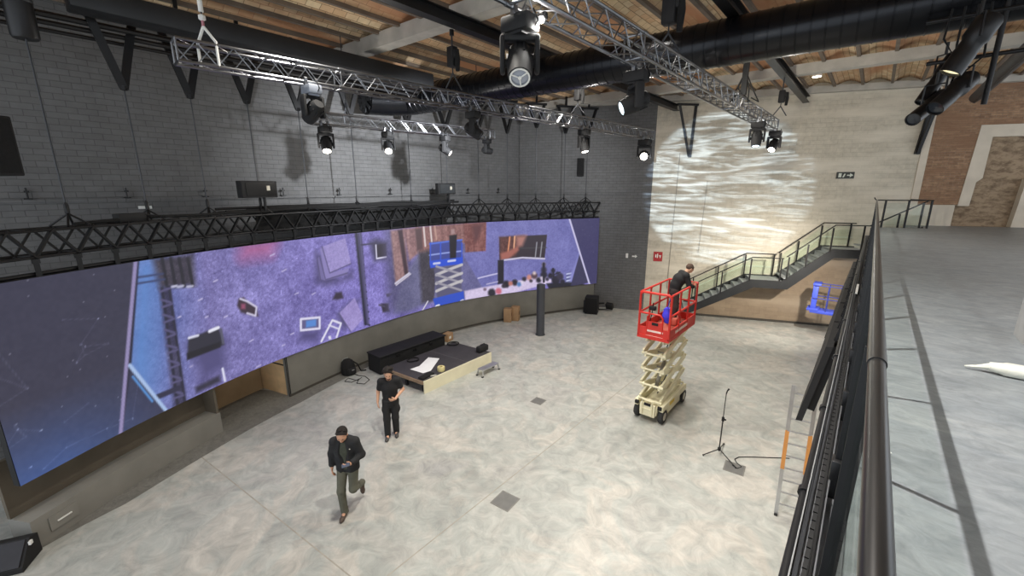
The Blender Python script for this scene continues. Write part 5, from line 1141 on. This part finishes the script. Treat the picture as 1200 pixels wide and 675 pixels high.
# ------------------------------------------------------------------ things on the floor along the screen
def backpack():
    P = atz(411,439,0); g = thing('backpack', 'black backpack leaning against the low wall below the screen', 'bag', P)
    mb = MB(); mb.tube([P+Vector((-.1,0,.0)),P+Vector((-.1,0,.06)),P+Vector((-.13,0,.25)),P+Vector((-.17,0,.42)),P+Vector((-.19,0,.5))], .2, 14, True, [.20,.23,.22,.18,.08]); mb.build('body', BLKF, g)
    mb = MB(); mb.box(P+Vector((.1,0,.15)), (.10,.28,.22), None, .04); mb.build('front_pocket', BLKM, g)
    mb = MB(); mb.tube([P+Vector((-.1,.1,.45)),P+Vector((.02,.25,.3)),P+Vector((.05,.34,.04)),P+Vector((.1,.5,.02))], .022, 6); mb.build('strap', BLKF, g)
    mb = MB(); mb.box(P+Vector((.152,.02,.2)), (.008,.08,.03)); mb.build('reflector', mat('grey_reflector', (140,140,140), .4), g)
backpack()
c = atz(418,444,0); cc_ = MB(); pts = [(406,440),(412,437),(420,440),(428,441),(433,445),(427,450),(418,449),(421,444),(412,448),(404,447),(408,443),(419,446),(424,442)]
cc_.tube([atz(x,y,.012) for x,y in pts], .011, 6); tag(cc_.build('floor_cable', BLKF), 'tangle of black cable on the floor beside the black backpack', 'cable')
for (px, py, w, d, h, rz, lab) in ((596.5,378,.34,.3,.62,.5,'left brown cardboard box against the low wall by the column'),(605.5,376.5,.34,.3,.66,.4,'right brown cardboard box against the low wall by the column')):
    P = atz(px,py,0); g = thing('cardboard_box', lab, 'box', P, rz, 'two cardboard boxes by the column'); M = Matrix.Rotation(rz,3,'Z'); C0 = Vector((P.x-.15,P.y+.1,0))
    MB().box(C0+Vector((0,0,h/2)), (w,d,h), M, .008).build('carton', CARD, g); MB().box(C0+Vector((0,0,h+.002)), (w*.98,.05,.006), M).build('tape', mat('brown_tape', (132,100,70), .5), g); MB().box(C0+M@Vector((w/2+.003,0,h*.55)), (.008,d*.4,h*.25), M).build('label', mat('box_print', (120,90,64), .7), g)
P = atz(690,368,0); g = thing('floor_speaker', 'black loudspeaker standing on the floor at the far dark wall', 'speaker', P, WA); M = Matrix.Rotation(WA,3,'Z'); c = Vector((P.x,P.y+.25,.42))
MB().box(c, (.62,.55,.84), M, .04).build('cabinet', BLKM, g); MB().box(c+M@Vector((0,-.28,0)), (.54,.02,.74), M, .006).build('grille', BLKF, g); MB().box(c+M@Vector((-.35,.05,-.1)), (.08,.3,.6), M, .02).build('side_handle', BLK, g)
P = atz(712,362,0)+Vector((.1,-.45,0)); g = thing('floor_lamp', 'small black floor lamp on its side beside the loudspeaker', 'lamp', P)
MB().bar(Vector((P.x-.7,P.y-.1,.25)), Vector((P.x-.1,P.y+.1,.38)), .06, .06).build('arm', BLK, g); MB().box(Vector((P.x+.15,P.y+.15,.26)), (.34,.2,.3), Matrix.Rotation(.5,3,'X'), .02).build('head', BLKM, g); MB().bar(Vector((P.x+.1,P.y+.1,.12)), Vector((P.x-.35,P.y,.02)), .04, .04).build('foot', BLK, g); MB().bar(Vector((P.x-.35,P.y,.02)), Vector((P.x-.4,P.y,.3)), .04, .04).build('post', BLK, g)
# floor monitor at bottom left
P = atz(10,662,0); g = thing('floor_monitor', 'black wedge floor monitor at the bottom left corner by the plinth', 'speaker', P); a = R(62); M = Matrix.Rotation(a,3,'Z')
def F(x, y, z): return Vector((-9.80,-1.05,0))+M@Vector((x,y,z))
pr = [(-.24,0),(.24,0),(.24,.08),(-.06,.40),(-.24,.34)]; vs = [F(-.42,-y,z) for y,z in pr]+[F(.42,-y,z) for y,z in pr]
MB().add(vs, [(0,1,2,3,4),(9,8,7,6,5)]+[(i,(i+1)%5,5+(i+1)%5,5+i) for i in range(5)]).build('cabinet', BLKM, g)
MB().slab([F(-.38,-.23,.10),F(.38,-.23,.10),F(.38,.04,.385),F(-.38,.04,.385)], M@Vector((0,-.7,.7)), .012).build('grille', mat('grille_grey', (44,44,50), .7), g)
MB().box(F(.44,.02,.33), (.03,.06,.06), M).build('corner_cap', WHITE, g)
# microphone stand with its cable and floor plates
P = atz(842,533,0); ms = thing('microphone_stand', 'thin black microphone stand on a tripod base on the open floor', 'stand', P)
MB().tube([P+Vector((0,0,.12)),P+Vector((0,0,.9))], .014, 8).build('lower_tube', BLK, ms); MB().tube([P+Vector((0,0,.88)),P+Vector((0,0,1.56))], .009, 8).build('upper_tube', BLK, ms)
mb = MB(); mb.lathe([(.012,0),(.03,.02),(.03,.1),(.012,.12)], P+Vector((0,0,.84)), (0,0,1), 10); mb.box(P+Vector((.04,0,.9)), (.05,.02,.03)); mb.build('clutch', BLKM, ms)
mb = MB(); mb.lathe([(.012,0),(.035,.02),(.035,.08),(.012,.1)], P+Vector((0,0,.1)), (0,0,1), 10); mb.build('hub', BLKM, ms)
for q in ((824,534),(862,549),(848,521)): e = atz(*q,0); mb = MB(); mb.tube([P+Vector((0,0,.15)), Vector((e.x,e.y,.025))], .012, 6); lg = mb.build('leg', BLK, ms); MB().sphere(Vector((e.x,e.y,.02)), .02, 6).build('foot', RUB, lg)
mb = MB(); mb.tube([P+Vector((0,0,1.5)),P+Vector((.02,-.02,1.6)),P+Vector((.05,-.05,1.66))], .012, 8, True, [.01,.015,.018]); mb.build('clip', BLKM, ms)
mb = MB(); mb.tube([atz(x,y,.01) for x,y in ((858,545),(864,549),(869,547),(863,542),(861,538),(866,535.5),(880,535.5),(897,536),(912,536.5),(925,537))], .010, 6); tag(mb.build('microphone_cable', BLKF), 'thin black cable looping on the floor from the microphone stand', 'cable')
PL = mat('floor_plate', (112,112,110), .55, .2, .1, 6)
for px, py, lab, w in ((592,587,'square grey floor plate nearest the camera in the middle of the floor',.42),(631,470,'small grey floor plate on the floor left of the red lift',.34),(860.5,548.5,'grey floor plate under the microphone cable',.40)):
    c = atz(px,py,0); g = thing('floor_plate', lab, 'hatch', c, R(5), 'grey floor plates'); M = Matrix.Rotation(R(5),3,'Z')
    MB().box(c+Vector((0,0,.003)), (w,w,.006), M).build('frame', mat('plate_frame', (126,124,120), .5, .2), g); MB().box(c+Vector((0,0,.0055)), (w-.05,w-.05,.006), M).build('lid', PL, g)
# ladder leaning below the balcony
l0, r0 = atz(909,603,.0), atz(935,611,.0); l1, r1 = atz(930,452,2.5), atz(958,456,2.5)
w = (r0-l0).length; ax_ = ((l1+r1)/2-(l0+r0)/2); sd = (r0-l0).normalized(); m0 = (l0+r0)/2
ld = thing('ladder', 'aluminium ladder with orange middle rails standing below the balcony', 'ladder', m0)
ORG = mat('orange_rail', (214,150,84), .5, .2, .08, 3)
for s_ in (-1,1):
    for t0, t1, m in ((0,.36,ALUL),(.36,.66,ORG),(.66,1,ALUL)):
        MB().bar(m0+sd*s_*w/2+ax_*t0+Vector((0,0,.02)), m0+sd*s_*w/2+ax_*t1, .03, .06, sd).build('rail', m, ld)
    MB().box(m0+sd*s_*w/2+Vector((0,0,.02)), (.05,.08,.04)).build('foot', RUB, ld)
for k in range(1,11): c = m0+ax_*(k/10.6); MB().tube([c-sd*w/2, c+sd*w/2], .016, 8).build('rung', ALUL, ld)
# white roll on the mezzanine floor
P = atz(1151,432,4.5); Q2 = atz(1215,440,4.5); rl_ = thing('plastic_roll', 'white wrapped roll lying on the mezzanine floor at the right edge', 'roll', (1.0,4.9,MZ))
A = Vector((.90,4.88,MZ+.055)); D = Vector((1.35,4.86,MZ+.055)); mb = MB(); mb.tube([A,A.lerp(D,.15),A.lerp(D,.2),A.lerp(D,.6),D], .05, 14, True, [.035,.045,.055,.055,.05]); mb.build('roll', mat('plastic_white', (214,214,204), .5, 0, .12, 12, .5), rl_)
mb = MB(); mb.tube([A+Vector((.01,0,0)),A+Vector((-.06,.005,-.02)),A+Vector((-.13,.01,-.035))], .02, 8, True, [.03,.014,.006]); mb.build('loose_end', MATS['plastic_white'], rl_)
P = atz(1042,531,MZ); mb = MB(); mb.box(P+Vector((0,0,.003)), (.02,.012,.006), Matrix.Rotation(.4,3,'Z'), .002); tag(mb.build('paper_scrap', WHITE), 'tiny white scrap on the mezzanine floor near the handrail', 'scrap')

# ------------------------------------------------------------------ people: bodies and clothes grown from tapered limbs as one continuous surface
class SDF:
    def __init__(s, lo, hi, vox):
        s.lo = np.array(lo, float); s.v = vox; n = np.ceil((np.array(hi)-s.lo)/vox).astype(int)+1; s.n = n
        s.F = np.full(n, 9., np.float32)
    def _blk(s, a, b):
        i0 = np.clip(np.floor((a-s.lo)/s.v).astype(int), 0, s.n-1); i1 = np.clip(np.ceil((b-s.lo)/s.v).astype(int)+1, 1, s.n)
        sl = tuple(slice(p, q) for p, q in zip(i0, i1)); g = [s.lo[k]+s.v*np.arange(i0[k], i1[k]) for k in range(3)]
        return sl, g[0][:,None,None], g[1][None,:,None], g[2][None,None,:]
    def cone(s, p, q, r1, r2, k=.02, sub=False, sq=(1,1,1)):
        p = np.array(p, float); q = np.array(q, float); m = max(r1, r2)/min(sq)+k*2+.03
        sl, X, Y, Z = s._blk(np.minimum(p, q)-m, np.maximum(p, q)+m)
        d = q-p; L2 = d@d+1e-9; t = np.clip(((X-p[0])*d[0]+(Y-p[1])*d[1]+(Z-p[2])*d[2])/L2, 0, 1)
        D = np.sqrt(((X-p[0]-t*d[0])*sq[0])**2+((Y-p[1]-t*d[1])*sq[1])**2+((Z-p[2]-t*d[2])*sq[2])**2)-(r1+(r2-r1)*t)
        A = s.F[sl]
        if sub: s.F[sl] = np.maximum(A, -D); return s
        h = np.clip(.5+.5*(D-A)/k, 0, 1); s.F[sl] = (D*(1-h)+A*h-k*h*(1-h)).astype(np.float32); return s
    def ball(s, c, r, k=.02, sub=False, sq=(1,1,1)): return s.cone(c, c, r, r, k, sub, sq)
    def chain(s, pts, rs, k=.02, sq=(1,1,1)):
        for a, b, r, t in zip(pts[:-1], pts[1:], rs[:-1], rs[1:]): s.cone(a, b, r, t, k, False, sq)
        return s
    def cut(s, n, d):            # remove where n.x > d
        g = [s.lo[k]+s.v*np.arange(s.n[k]) for k in range(3)]; H = n[0]*g[0][:,None,None]+n[1]*g[1][None,:,None]+n[2]*g[2][None,None,:]-d
        s.F = np.maximum(s.F, H).astype(np.float32); return s
    def cutbox(s, lo, hi):
        sl, X, Y, Z = s._blk(np.array(lo), np.array(hi)); s.F[sl] = np.maximum(s.F[sl], .004+0*X+0*Y+0*Z); return s
    def mesh(s):
        F = s.F; I = F < 0; n = s.n
        c = [I[a:n[0]-1+a, b:n[1]-1+b, d:n[2]-1+d] for a in (0,1) for b in (0,1) for d in (0,1)]
        cnt = sum(x.astype(np.int8) for x in c); act = (cnt > 0) & (cnt < 8); ids = np.full(act.shape, -1); idx = np.argwhere(act); ids[act] = np.arange(len(idx))
        acc = np.zeros((len(idx), 3)); w = np.zeros(len(idx)); corner = [np.array((a,b,d)) for a in (0,1) for b in (0,1) for d in (0,1)]
        val = [F[tuple((idx+cc).T)] for cc in corner]
        for i in range(8):
            for j in range(i+1, 8):
                if abs(corner[i]-corner[j]).sum() != 1: continue
                m = (val[i] < 0) != (val[j] < 0); t = val[i]/(val[i]-val[j]+1e-12)
                P = corner[i]+(corner[j]-corner[i])*t[:,None]; acc[m] += P[m]; w[m] += 1
        V = (idx+acc/np.maximum(w, 1)[:,None])*s.v+s.lo; faces = []
        for ax in range(3):
            sh = [slice(None)]*3; sh[ax] = slice(0, -1); sh2 = [slice(None)]*3; sh2[ax] = slice(1, None)
            A = I[tuple(sh)]; B = I[tuple(sh2)]; e = np.argwhere(A != B); u, v = (ax+1) % 3, (ax+2) % 3
            ok = (e[:,u] > 0) & (e[:,v] > 0) & (e[:,u] < n[u]-1) & (e[:,v] < n[v]-1); e = e[ok]
            du = np.eye(3, dtype=int)[u]; dv = np.eye(3, dtype=int)[v]
            q = np.stack([ids[tuple(x.T)] for x in (e-du-dv, e-dv, e, e-du)], 1); flip = B[tuple(e.T)]; q[flip] = q[flip][:, ::-1]; faces.append(q)
        Q = np.concatenate(faces); Q = Q[(Q >= 0).all(1)]; return V, Q
    def build(s, name, m, parent):
        V, Q = s.mesh(); me = bpy.data.meshes.new(name); me.from_pydata(V.tolist(), [], Q.tolist()); me.polygons.foreach_set('use_smooth', np.ones(len(Q), bool))
        me.materials.append(m); o = bpy.data.objects.new(name, me); COL.objects.link(o); o.parent = parent; return o
SKIN = mat('skin', (206,158,130), .55, 0, .06, 12); HAIRD = mat('dark_hair', (26,20,17), .8, 0, .25, 40, .4)
JACK = mat('dark_jacket', (34,35,38), .85, 0, .15, 14, .15); SWE = mat('olive_sweater', (70,74,64), .9, 0, .12, 20, .15); TRO = mat('olive_trousers', (92,92,80), .85, 0, .12, 12, .12)
TEE = mat('black_tee', (24,24,27), .85, 0, .15, 14, .1); BTR = mat('black_trousers', (30,30,32), .85, 0, .15, 12, .12); SHO = mat('brown_shoes', (84,70,62), .6, 0, .1, 12); SHG = mat('grey_shoes', (66,64,64), .6, 0, .1, 12); EYE = mat('eye_dark', (30,24,22), .3, 0, 0); LIPS = mat('lips', (160,96,86), .5, 0, 0)
V3 = lambda *a: np.array(a, float)
def hand(S, wrist, d, thumb, curl=.5, n=None):
    # palm, four unequal bent fingers and a thumb from the side of the palm; d = pointing direction, thumb = towards the thumb
    d = V3(*d)/np.linalg.norm(d); t = V3(*thumb); t -= d*(t@d); t /= np.linalg.norm(t); nn = np.cross(d, t)*(1 if n is None else n); w = V3(*wrist); k = .008
    for q in (-.026,-.009,.009,.026): S.cone(w+t*q*.6+d*.01, w+d*.085+t*q, .015, .0115, .012)
    for q, L in ((-.027,.058),(-.009,.072),(.010,.080),(.028,.070)):
        a = w+d*.085+t*q; b = a+(d*math.cos(curl*.6)+nn*math.sin(curl*.6))*L*.45; c = b+(d*math.cos(curl*1.5)+nn*math.sin(curl*1.5))*L*.35; e = c+(d*math.cos(curl*2.2)+nn*math.sin(curl*2.2))*L*.28
        S.chain([a,b,c,e], [.0100,.0090,.0082,.0070], .004)
    a = w+d*.025+t*.024; b = a+(d*.6+t*.75)*.035+nn*.01; c = b+(d*.9+t*.3)*.032+nn*.012; S.chain([a,b,c], [.014,.0115,.009], .006)
def head(S, c, f, up):
    # c = centre, f = facing, up: skull, jaw, nose, brow, ears; the sockets are pressed in
    f = V3(*f)/np.linalg.norm(f); u = V3(*up); u -= f*(u@f); u /= np.linalg.norm(u); s = np.cross(f, u)
    S.cone(c+u*.035-f*.02, c+u*.03+f*.012, .092, .086, .02); S.cone(c+f*.02-u*.02, c+f*.052-u*.085, .070, .042, .03)
    S.cone(c+f*.096+u*.018, c+f*.116-u*.022, .010, .015, .012); S.ball(c+f*.108-u*.03, .016, .012)
    for a in (-1,1):
        S.ball(c+f*.105+u*.018+s*.033*a, .016, .01, True); S.cone(c+f*.088+u*.034+s*.015*a, c+f*.08+u*.034+s*.05*a, .012, .011, .012)
        S.cone(c+s*.086*a-f*.012+u*.018, c+s*.088*a-f*.008-u*.03, .014, .010, .008); S.ball(c+f*.06-u*.02+s*.04*a, .032, .03)
    S.cone(c+f*.098-u*.052+s*-.02, c+f*.098-u*.052+s*.02, .010, .010, .01)
    return f, u, s
def face_bits(root, c, f, u, s):
    for a in (-1,1):
        MB().sphere(tuple(c+f*.092+u*.018+s*.033*a), .0125, 6).build('eye', EYE, root, local=True)
    MB().tube([tuple(c+f*.106-u*.053-s*.02), tuple(c+f*.109-u*.054), tuple(c+f*.106-u*.053+s*.02)], .006, 6).build('mouth', LIPS, root, local=True)
def limb(S, pts, rs, k=.02): S.chain([V3(*p) for p in pts], rs, k)
def person(label, loc, rz):
    return thing('person', label, 'person', loc, rz)
LO, HI = (-.55,-.55,-.02), (.55,.55,1.86)
def shoe(root, heel, toe, m, up=(0,0,1)):
    S = SDF((-.6,-.7,-.05), (.6,.7,.75), .007); h, t = V3(*heel), V3(*toe); u = V3(*up); d = (t-h)/np.linalg.norm(t-h)
    S.cone(h+u*.045, h+d*.09+u*.05, .045, .042, .02); S.cone(h+d*.08+u*.042, h+d*.2+u*.03, .046, .042, .03); S.cone(h+d*.2+u*.03, h+d*.235+u*.028, .042, .034, .02); S.cone(h+d*.01+u*.05, h+u*.12, .042, .044, .02)
    S.cut(-u, float(-u@(h))); o = S.build('shoe', m, root); return o

# --- walking man with the telephone (faces -Y in his own space, his left is +X)
P = atz(403,607,0); p1 = person('man in a dark jacket striding towards the camera looking at his telephone', (P.x-(-.07*math.cos(R(44))+.25*math.sin(R(44))), P.y-(-.07*math.sin(R(44))-.25*math.cos(R(44))), 0), R(44))
hipR, hipL = (-.095,.02,.93), (.095,.03,.93)
knR, anR = (-.10,-.16,.50), (-.07,-.18,.09); knL, anL = (.11,-.13,.52), (.14,.27,.34)
shR, shL = (-.185,-.03,1.44), (.185,-.04,1.44); elR, wrR = (-.27,.03,1.17), (-.26,-.06,.92); elL, wrL = (.28,-.03,1.16), (.16,-.28,1.15)
hc_ = V3(.0,-.11,1.615); fdir = (.02,-.86,-.5)
S = SDF(LO, HI, .007)
S.chain([V3(0,.02,.95),V3(0,.03,1.1),V3(0,.01,1.28),V3(0,-.01,1.40)], [.12,.115,.13,.11], .05, (.82,1.1,1)); S.cone((0,-.02,1.42),(0,-.07,1.55),.06,.054,.03)
limb(S, [shR,elR,wrR], [.055,.042,.028]); limb(S, [shL,elL,wrL], [.055,.042,.028]); limb(S, [hipR,knR,anR], [.085,.058,.042]); limb(S, [hipL,knL,anL], [.085,.058,.042])
S.cone(anR,(-.07,-.30,.04),.04,.03); S.cone(anL,(.15,.27,.22),.04,.03)
f, u, s = head(S, hc_, fdir, (0,-.3,1)); hand(S, wrR, (.05,-.10,-1), (.25,-1,0), .55, -1); hand(S, wrL, (-.55,-.8,.1), (.2,-.1,1), .75, 1)
S.build('body', SKIN, p1); face_bits(p1, hc_, f, u, s)
S = SDF(LO, HI, .009)                                             # sweater
S.chain([V3(0,.02,.93),V3(0,.03,1.1),V3(0,.01,1.28),V3(0,-.01,1.41)], [.135,.132,.146,.122], .05, (.8,1.1,1)); S.cone((0,-.03,1.43),(0,-.055,1.49),.072,.066,.02); S.cut((0,0,-1), -.90); S.build('sweater', SWE, p1)
S = SDF(LO, HI, .009)                                             # open jacket
S.chain([V3(0,.02,.88),V3(0,.03,1.1),V3(0,.01,1.28),V3(0,-.01,1.41)], [.165,.158,.165,.138], .05, (.78,1.05,1)); limb(S, [(-.11,0,1.45),shR,elR,(-.265,-.035,.98)], [.075,.079,.066,.055], .04); limb(S, [(.11,-.02,1.45),shL,elL,(.18,-.245,1.15)], [.075,.079,.066,.052], .04)
S.cut((0,0,-1), -.84); S.cone((0,-.03,1.44),(0,-.06,1.52),.088,.082,.02); S.cone((0,-.06,1.5),(0,-.09,1.62),.07,.07,.0,True)
S.cone((-.01,-.24,.80),(-.01,-.205,1.45),.145,.10,.0,True); S.build('jacket', JACK, p1)
MB().box((.125,-.165,1.36), (.02,.006,.012)).build('badge', WHITE, p1, local=True)
S = SDF(LO, HI, .009)
S.cone((0,.02,.97),(0,.03,.89),.132,.135,.04,False,(.82,1.1,1)); limb(S, [hipR,knR,(-.07,-.185,.075)], [.102,.076,.064], .03); limb(S, [hipL,knL,(.14,.275,.335)], [.102,.076,.064], .03); S.cut((0,0,1), 1.0); S.build('trousers', TRO, p1)
shoe(p1, (-.06,-.13,0), (-.08,-.36,0), SHO); shoe(p1, (.125,.33,.36), (.145,.29,.10), SHO, (0.05,-.97,-.16))
S = SDF(LO, HI, .006); S.cone(hc_+u*.05-f*.035,hc_+u*.045+f*.008,.098,.092,.02); S.cone(hc_+u*.0-f*.06,hc_+u*.06-f*.05,.075,.085,.02)
rq = random.Random(8)
for k in range(30):
    a, b = rq.uniform(0, 2*PI), rq.uniform(.0, 1.3); dd = u*math.cos(b)+(s*math.cos(a)+f*math.sin(a))*math.sin(b); S.cone(hc_+u*.05-f*.02+dd*.098, hc_+u*.05-f*.015+dd*.106, .016, .010, .01)
S.cut(tuple(f*.9-u*.45), float((f*.9-u*.45)@(hc_+f*.045+u*.07))); S.cut(tuple(f), float(f@(hc_+f*.072))); S.build('hair', HAIRD, p1)
S = SDF(LO, HI, .005); S.cone(hc_+f*.03-u*.062,hc_+f*.058-u*.09,.062,.042,.02); S.cone(hc_+f*.1-u*.052-s*.03,hc_+f*.1-u*.052+s*.03,.022,.022,.0,True); S.cut(tuple(u), float(u@(hc_-u*.042))); S.cut(tuple(-f), float(-f@(hc_-f*.0))); S.build('beard', HAIRD, p1)
ph = thing('telephone', 'telephone in the left hand of the man in the dark jacket', 'telephone', p1.location, R(44)); M = Matrix.Rotation(.5,3,'X') @ Matrix.Rotation(.3,3,'Z')
q = V3(*wrL)+V3(-.055,-.095,.030); MB().box(tuple(q), (.145,.075,.010), M, .004).build('case', BLKM, ph, local=True); MB().box(tuple(q+V3(0,0,.0065)), (.132,.066,.003), M).build('screen', mat('phone_screen', (60,66,80), .2, 0, 0, emit=(150,160,180), estr=.2), ph, local=True)

# --- man in the black shirt
P = atz(460.5,510,0); p2 = person('man with curly hair in a black t-shirt and black trousers walking past the platform', (P.x,P.y,0), R(52))
hipR, hipL = (-.095,.0,.93), (.095,.0,.93); knR, anR = (-.105,-.06,.49), (-.11,-.08,.09); knL, anL = (.09,-.02,.49), (.085,.05,.09)
shR, shL = (-.19,0,1.45), (.19,0,1.45); elR, wrR = (-.27,.04,1.18), (-.29,-.04,.94); elL, wrL = (.30,.02,1.19), (.13,-.19,1.06)
hc_ = V3(.0,-.06,1.645); fdir = (.0,-.93,-.36)
S = SDF(LO, HI, .007)
S.chain([V3(0,.0,.95),V3(0,.01,1.1),V3(0,0,1.28),V3(0,0,1.41)], [.12,.112,.132,.11], .05, (.82,1.1,1)); S.cone((0,0,1.43),(0,-.03,1.57),.058,.052,.03)
limb(S, [shR,elR,wrR], [.056,.043,.028]); limb(S, [shL,elL,wrL], [.056,.043,.028]); limb(S, [hipR,knR,anR], [.085,.058,.042]); limb(S, [hipL,knL,anL], [.085,.058,.042]); S.cone(anR,(-.11,-.2,.04),.04,.03); S.cone(anL,(.085,-.07,.04),.04,.03)
f, u, s = head(S, hc_, fdir, (0,-.2,1)); hand(S, wrR, (0,-.15,-1), (.2,-1,0), .5, -1); hand(S, wrL, (-.85,-.3,-.05), (.1,-.2,1), .7, 1)
S.build('body', SKIN, p2); face_bits(p2, hc_, f, u, s)
S = SDF(LO, HI, .008)
S.chain([V3(0,0,.93),V3(0,.01,1.1),V3(0,0,1.28),V3(0,0,1.41)], [.138,.132,.15,.124], .05, (.8,1.08,1)); limb(S, [(-.11,0,1.46),shR,(-.235,.022,1.27)], [.07,.074,.068], .04); limb(S, [(.11,0,1.46),shL,(.25,.012,1.28)], [.07,.074,.068], .04); S.cut((0,0,-1), -.90); S.cone((0,-.01,1.47),(0,-.05,1.6),.066,.07,.0,True); S.build('t_shirt', TEE, p2)
S = SDF(LO, HI, .008)
S.cone((0,0,.97),(0,0,.89),.132,.138,.04,False,(.82,1.08,1)); limb(S, [hipR,knR,(-.11,-.08,.07)], [.106,.084,.072], .03); limb(S, [hipL,knL,(.085,.05,.07)], [.106,.084,.072], .03); S.ball((-.175,.0,.72),.07,.03,False,(1.6,1,.8)); S.ball((.175,.0,.72),.07,.03,False,(1.6,1,.8)); S.cut((0,0,1), 1.0); S.build('trousers', BTR, p2)
MB().tube([(.118*math.cos(a)*1.28, .118*math.sin(a)*1.0, .965) for a in np.linspace(0, 2*PI, 25)], .016, 6).build('belt', BLK, p2, local=True)
shoe(p2, (-.11,-.03,0), (-.125,-.25,0), SHG); shoe(p2, (.085,.10,0), (.10,-.12,0), SHG)
S = SDF(LO, HI, .006); S.cone(hc_+u*.06-f*.035,hc_+u*.06+f*.0,.10,.088,.02)
rr = random.Random(4)
for k in range(70):
    a, b = rr.uniform(0, 2*PI), rr.uniform(.0, 1.75); dd = u*math.cos(b)+(s*math.cos(a)+f*math.sin(a))*math.sin(b); S.ball(hc_+u*.055-f*.02+dd*.118, .028, .008)
S.cut(tuple(f*.95-u*.32), float((f*.95-u*.32)@(hc_+f*.055+u*.08))); S.cut(tuple(f), float(f@(hc_+f*.08))); S.build('hair', HAIRD, p2)
S = SDF(LO, HI, .005); S.cone(hc_+f*.03-u*.062,hc_+f*.056-u*.09,.060,.043,.02); S.cone(hc_+f*.1-u*.052-s*.03,hc_+f*.1-u*.052+s*.03,.022,.022,.0,True); S.cut(tuple(u), float(u@(hc_-u*.05))); S.cut(tuple(-f), float(-f@(hc_+f*.02))); S.build('beard', mat('short_beard', (96,70,58), .8, 0, .2, 30), p2)

# --- worker in the red lift, bent over the rail
p3 = person('worker in dark clothes with cropped hair bending over the rail of the red lift', (-3.66,11.12,PZ+.06), R(128))
hipR, hipL = (-.09,.06,.90), (.09,.06,.90); knR, anR = (-.11,.03,.48), (-.11,.05,.09); knL, anL = (.11,.0,.48), (.12,.04,.09)
shR, shL = (-.19,-.15,1.33), (.19,-.15,1.33); elR, wrR = (-.25,-.22,1.08), (-.12,-.40,1.02); elL, wrL = (.25,-.24,1.10), (.10,-.42,1.06)
hc_ = V3(.03,-.29,1.475); fdir = (.15,-.75,-.68)
S = SDF((-.5,-.62,-.02), (.5,.4,1.75), .007)
S.chain([V3(0,.05,.92),V3(0,.03,1.05),V3(0,-.05,1.2),V3(0,-.13,1.31)], [.12,.115,.135,.11], .05, (.82,1.1,1)); S.cone((0,-.15,1.33),(.01,-.25,1.43),.06,.054,.03)
limb(S, [shR,elR,wrR], [.056,.043,.028]); limb(S, [shL,elL,wrL], [.056,.043,.028]); limb(S, [hipR,knR,anR], [.085,.058,.042]); limb(S, [hipL,knL,anL], [.085,.058,.042]); S.cone(anR,(-.11,-.08,.04),.04,.03); S.cone(anL,(.12,-.09,.04),.04,.03)
f, u, s = head(S, hc_, fdir, (0,-.6,.8)); hand(S, wrR, (.7,-.6,.1), (0,-.2,1), .8, -1); hand(S, wrL, (-.7,-.6,.1), (0,-.2,1), .8, 1)
S.build('body', SKIN, p3); face_bits(p3, hc_, f, u, s)
S = SDF((-.5,-.62,-.02), (.5,.4,1.75), .009)
S.chain([V3(0,.05,.89),V3(0,.03,1.05),V3(0,-.05,1.2),V3(0,-.13,1.31)], [.145,.142,.158,.13], .05, (.8,1.05,1)); limb(S, [(-.11,-.14,1.35),shR,elR,(-.15,-.36,1.035)], [.07,.076,.062,.05], .04); limb(S, [(.11,-.14,1.35),shL,elL,(.13,-.38,1.07)], [.07,.076,.062,.05], .04); S.cut((0,0,-1), -.86); S.cone((0,-.2,1.38),(0,-.3,1.5),.068,.08,.0,True); S.build('sweater', TEE, p3)
S = SDF((-.5,-.62,-.02), (.5,.4,1.75), .009)
S.cone((0,.06,.95),(0,.06,.87),.132,.138,.04,False,(.82,1.08,1)); limb(S, [hipR,knR,(-.11,.05,.11)], [.104,.08,.066], .03); limb(S, [hipL,knL,(.12,.04,.11)], [.104,.08,.066], .03); S.cut((0,0,1), .97); S.build('trousers', mat('dark_brown_trousers', (60,50,48), .85, 0, .12, 12, .1), p3)
shoe(p3, (-.11,.10,0), (-.12,-.12,0), SHG); shoe(p3, (.12,.09,0), (.135,-.13,0), SHG)
S = SDF((-.5,-.62,1.2), (.5,.4,1.75), .006); S.cone(hc_+u*.04-f*.028,hc_+u*.035+f*.008,.0955,.089,.02); S.cut(tuple(f*.9-u*.45), float((f*.9-u*.45)@(hc_+f*.04+u*.06))); S.build('hair', mat('cropped_hair', (84,66,54), .85, 0, .2, 40), p3)
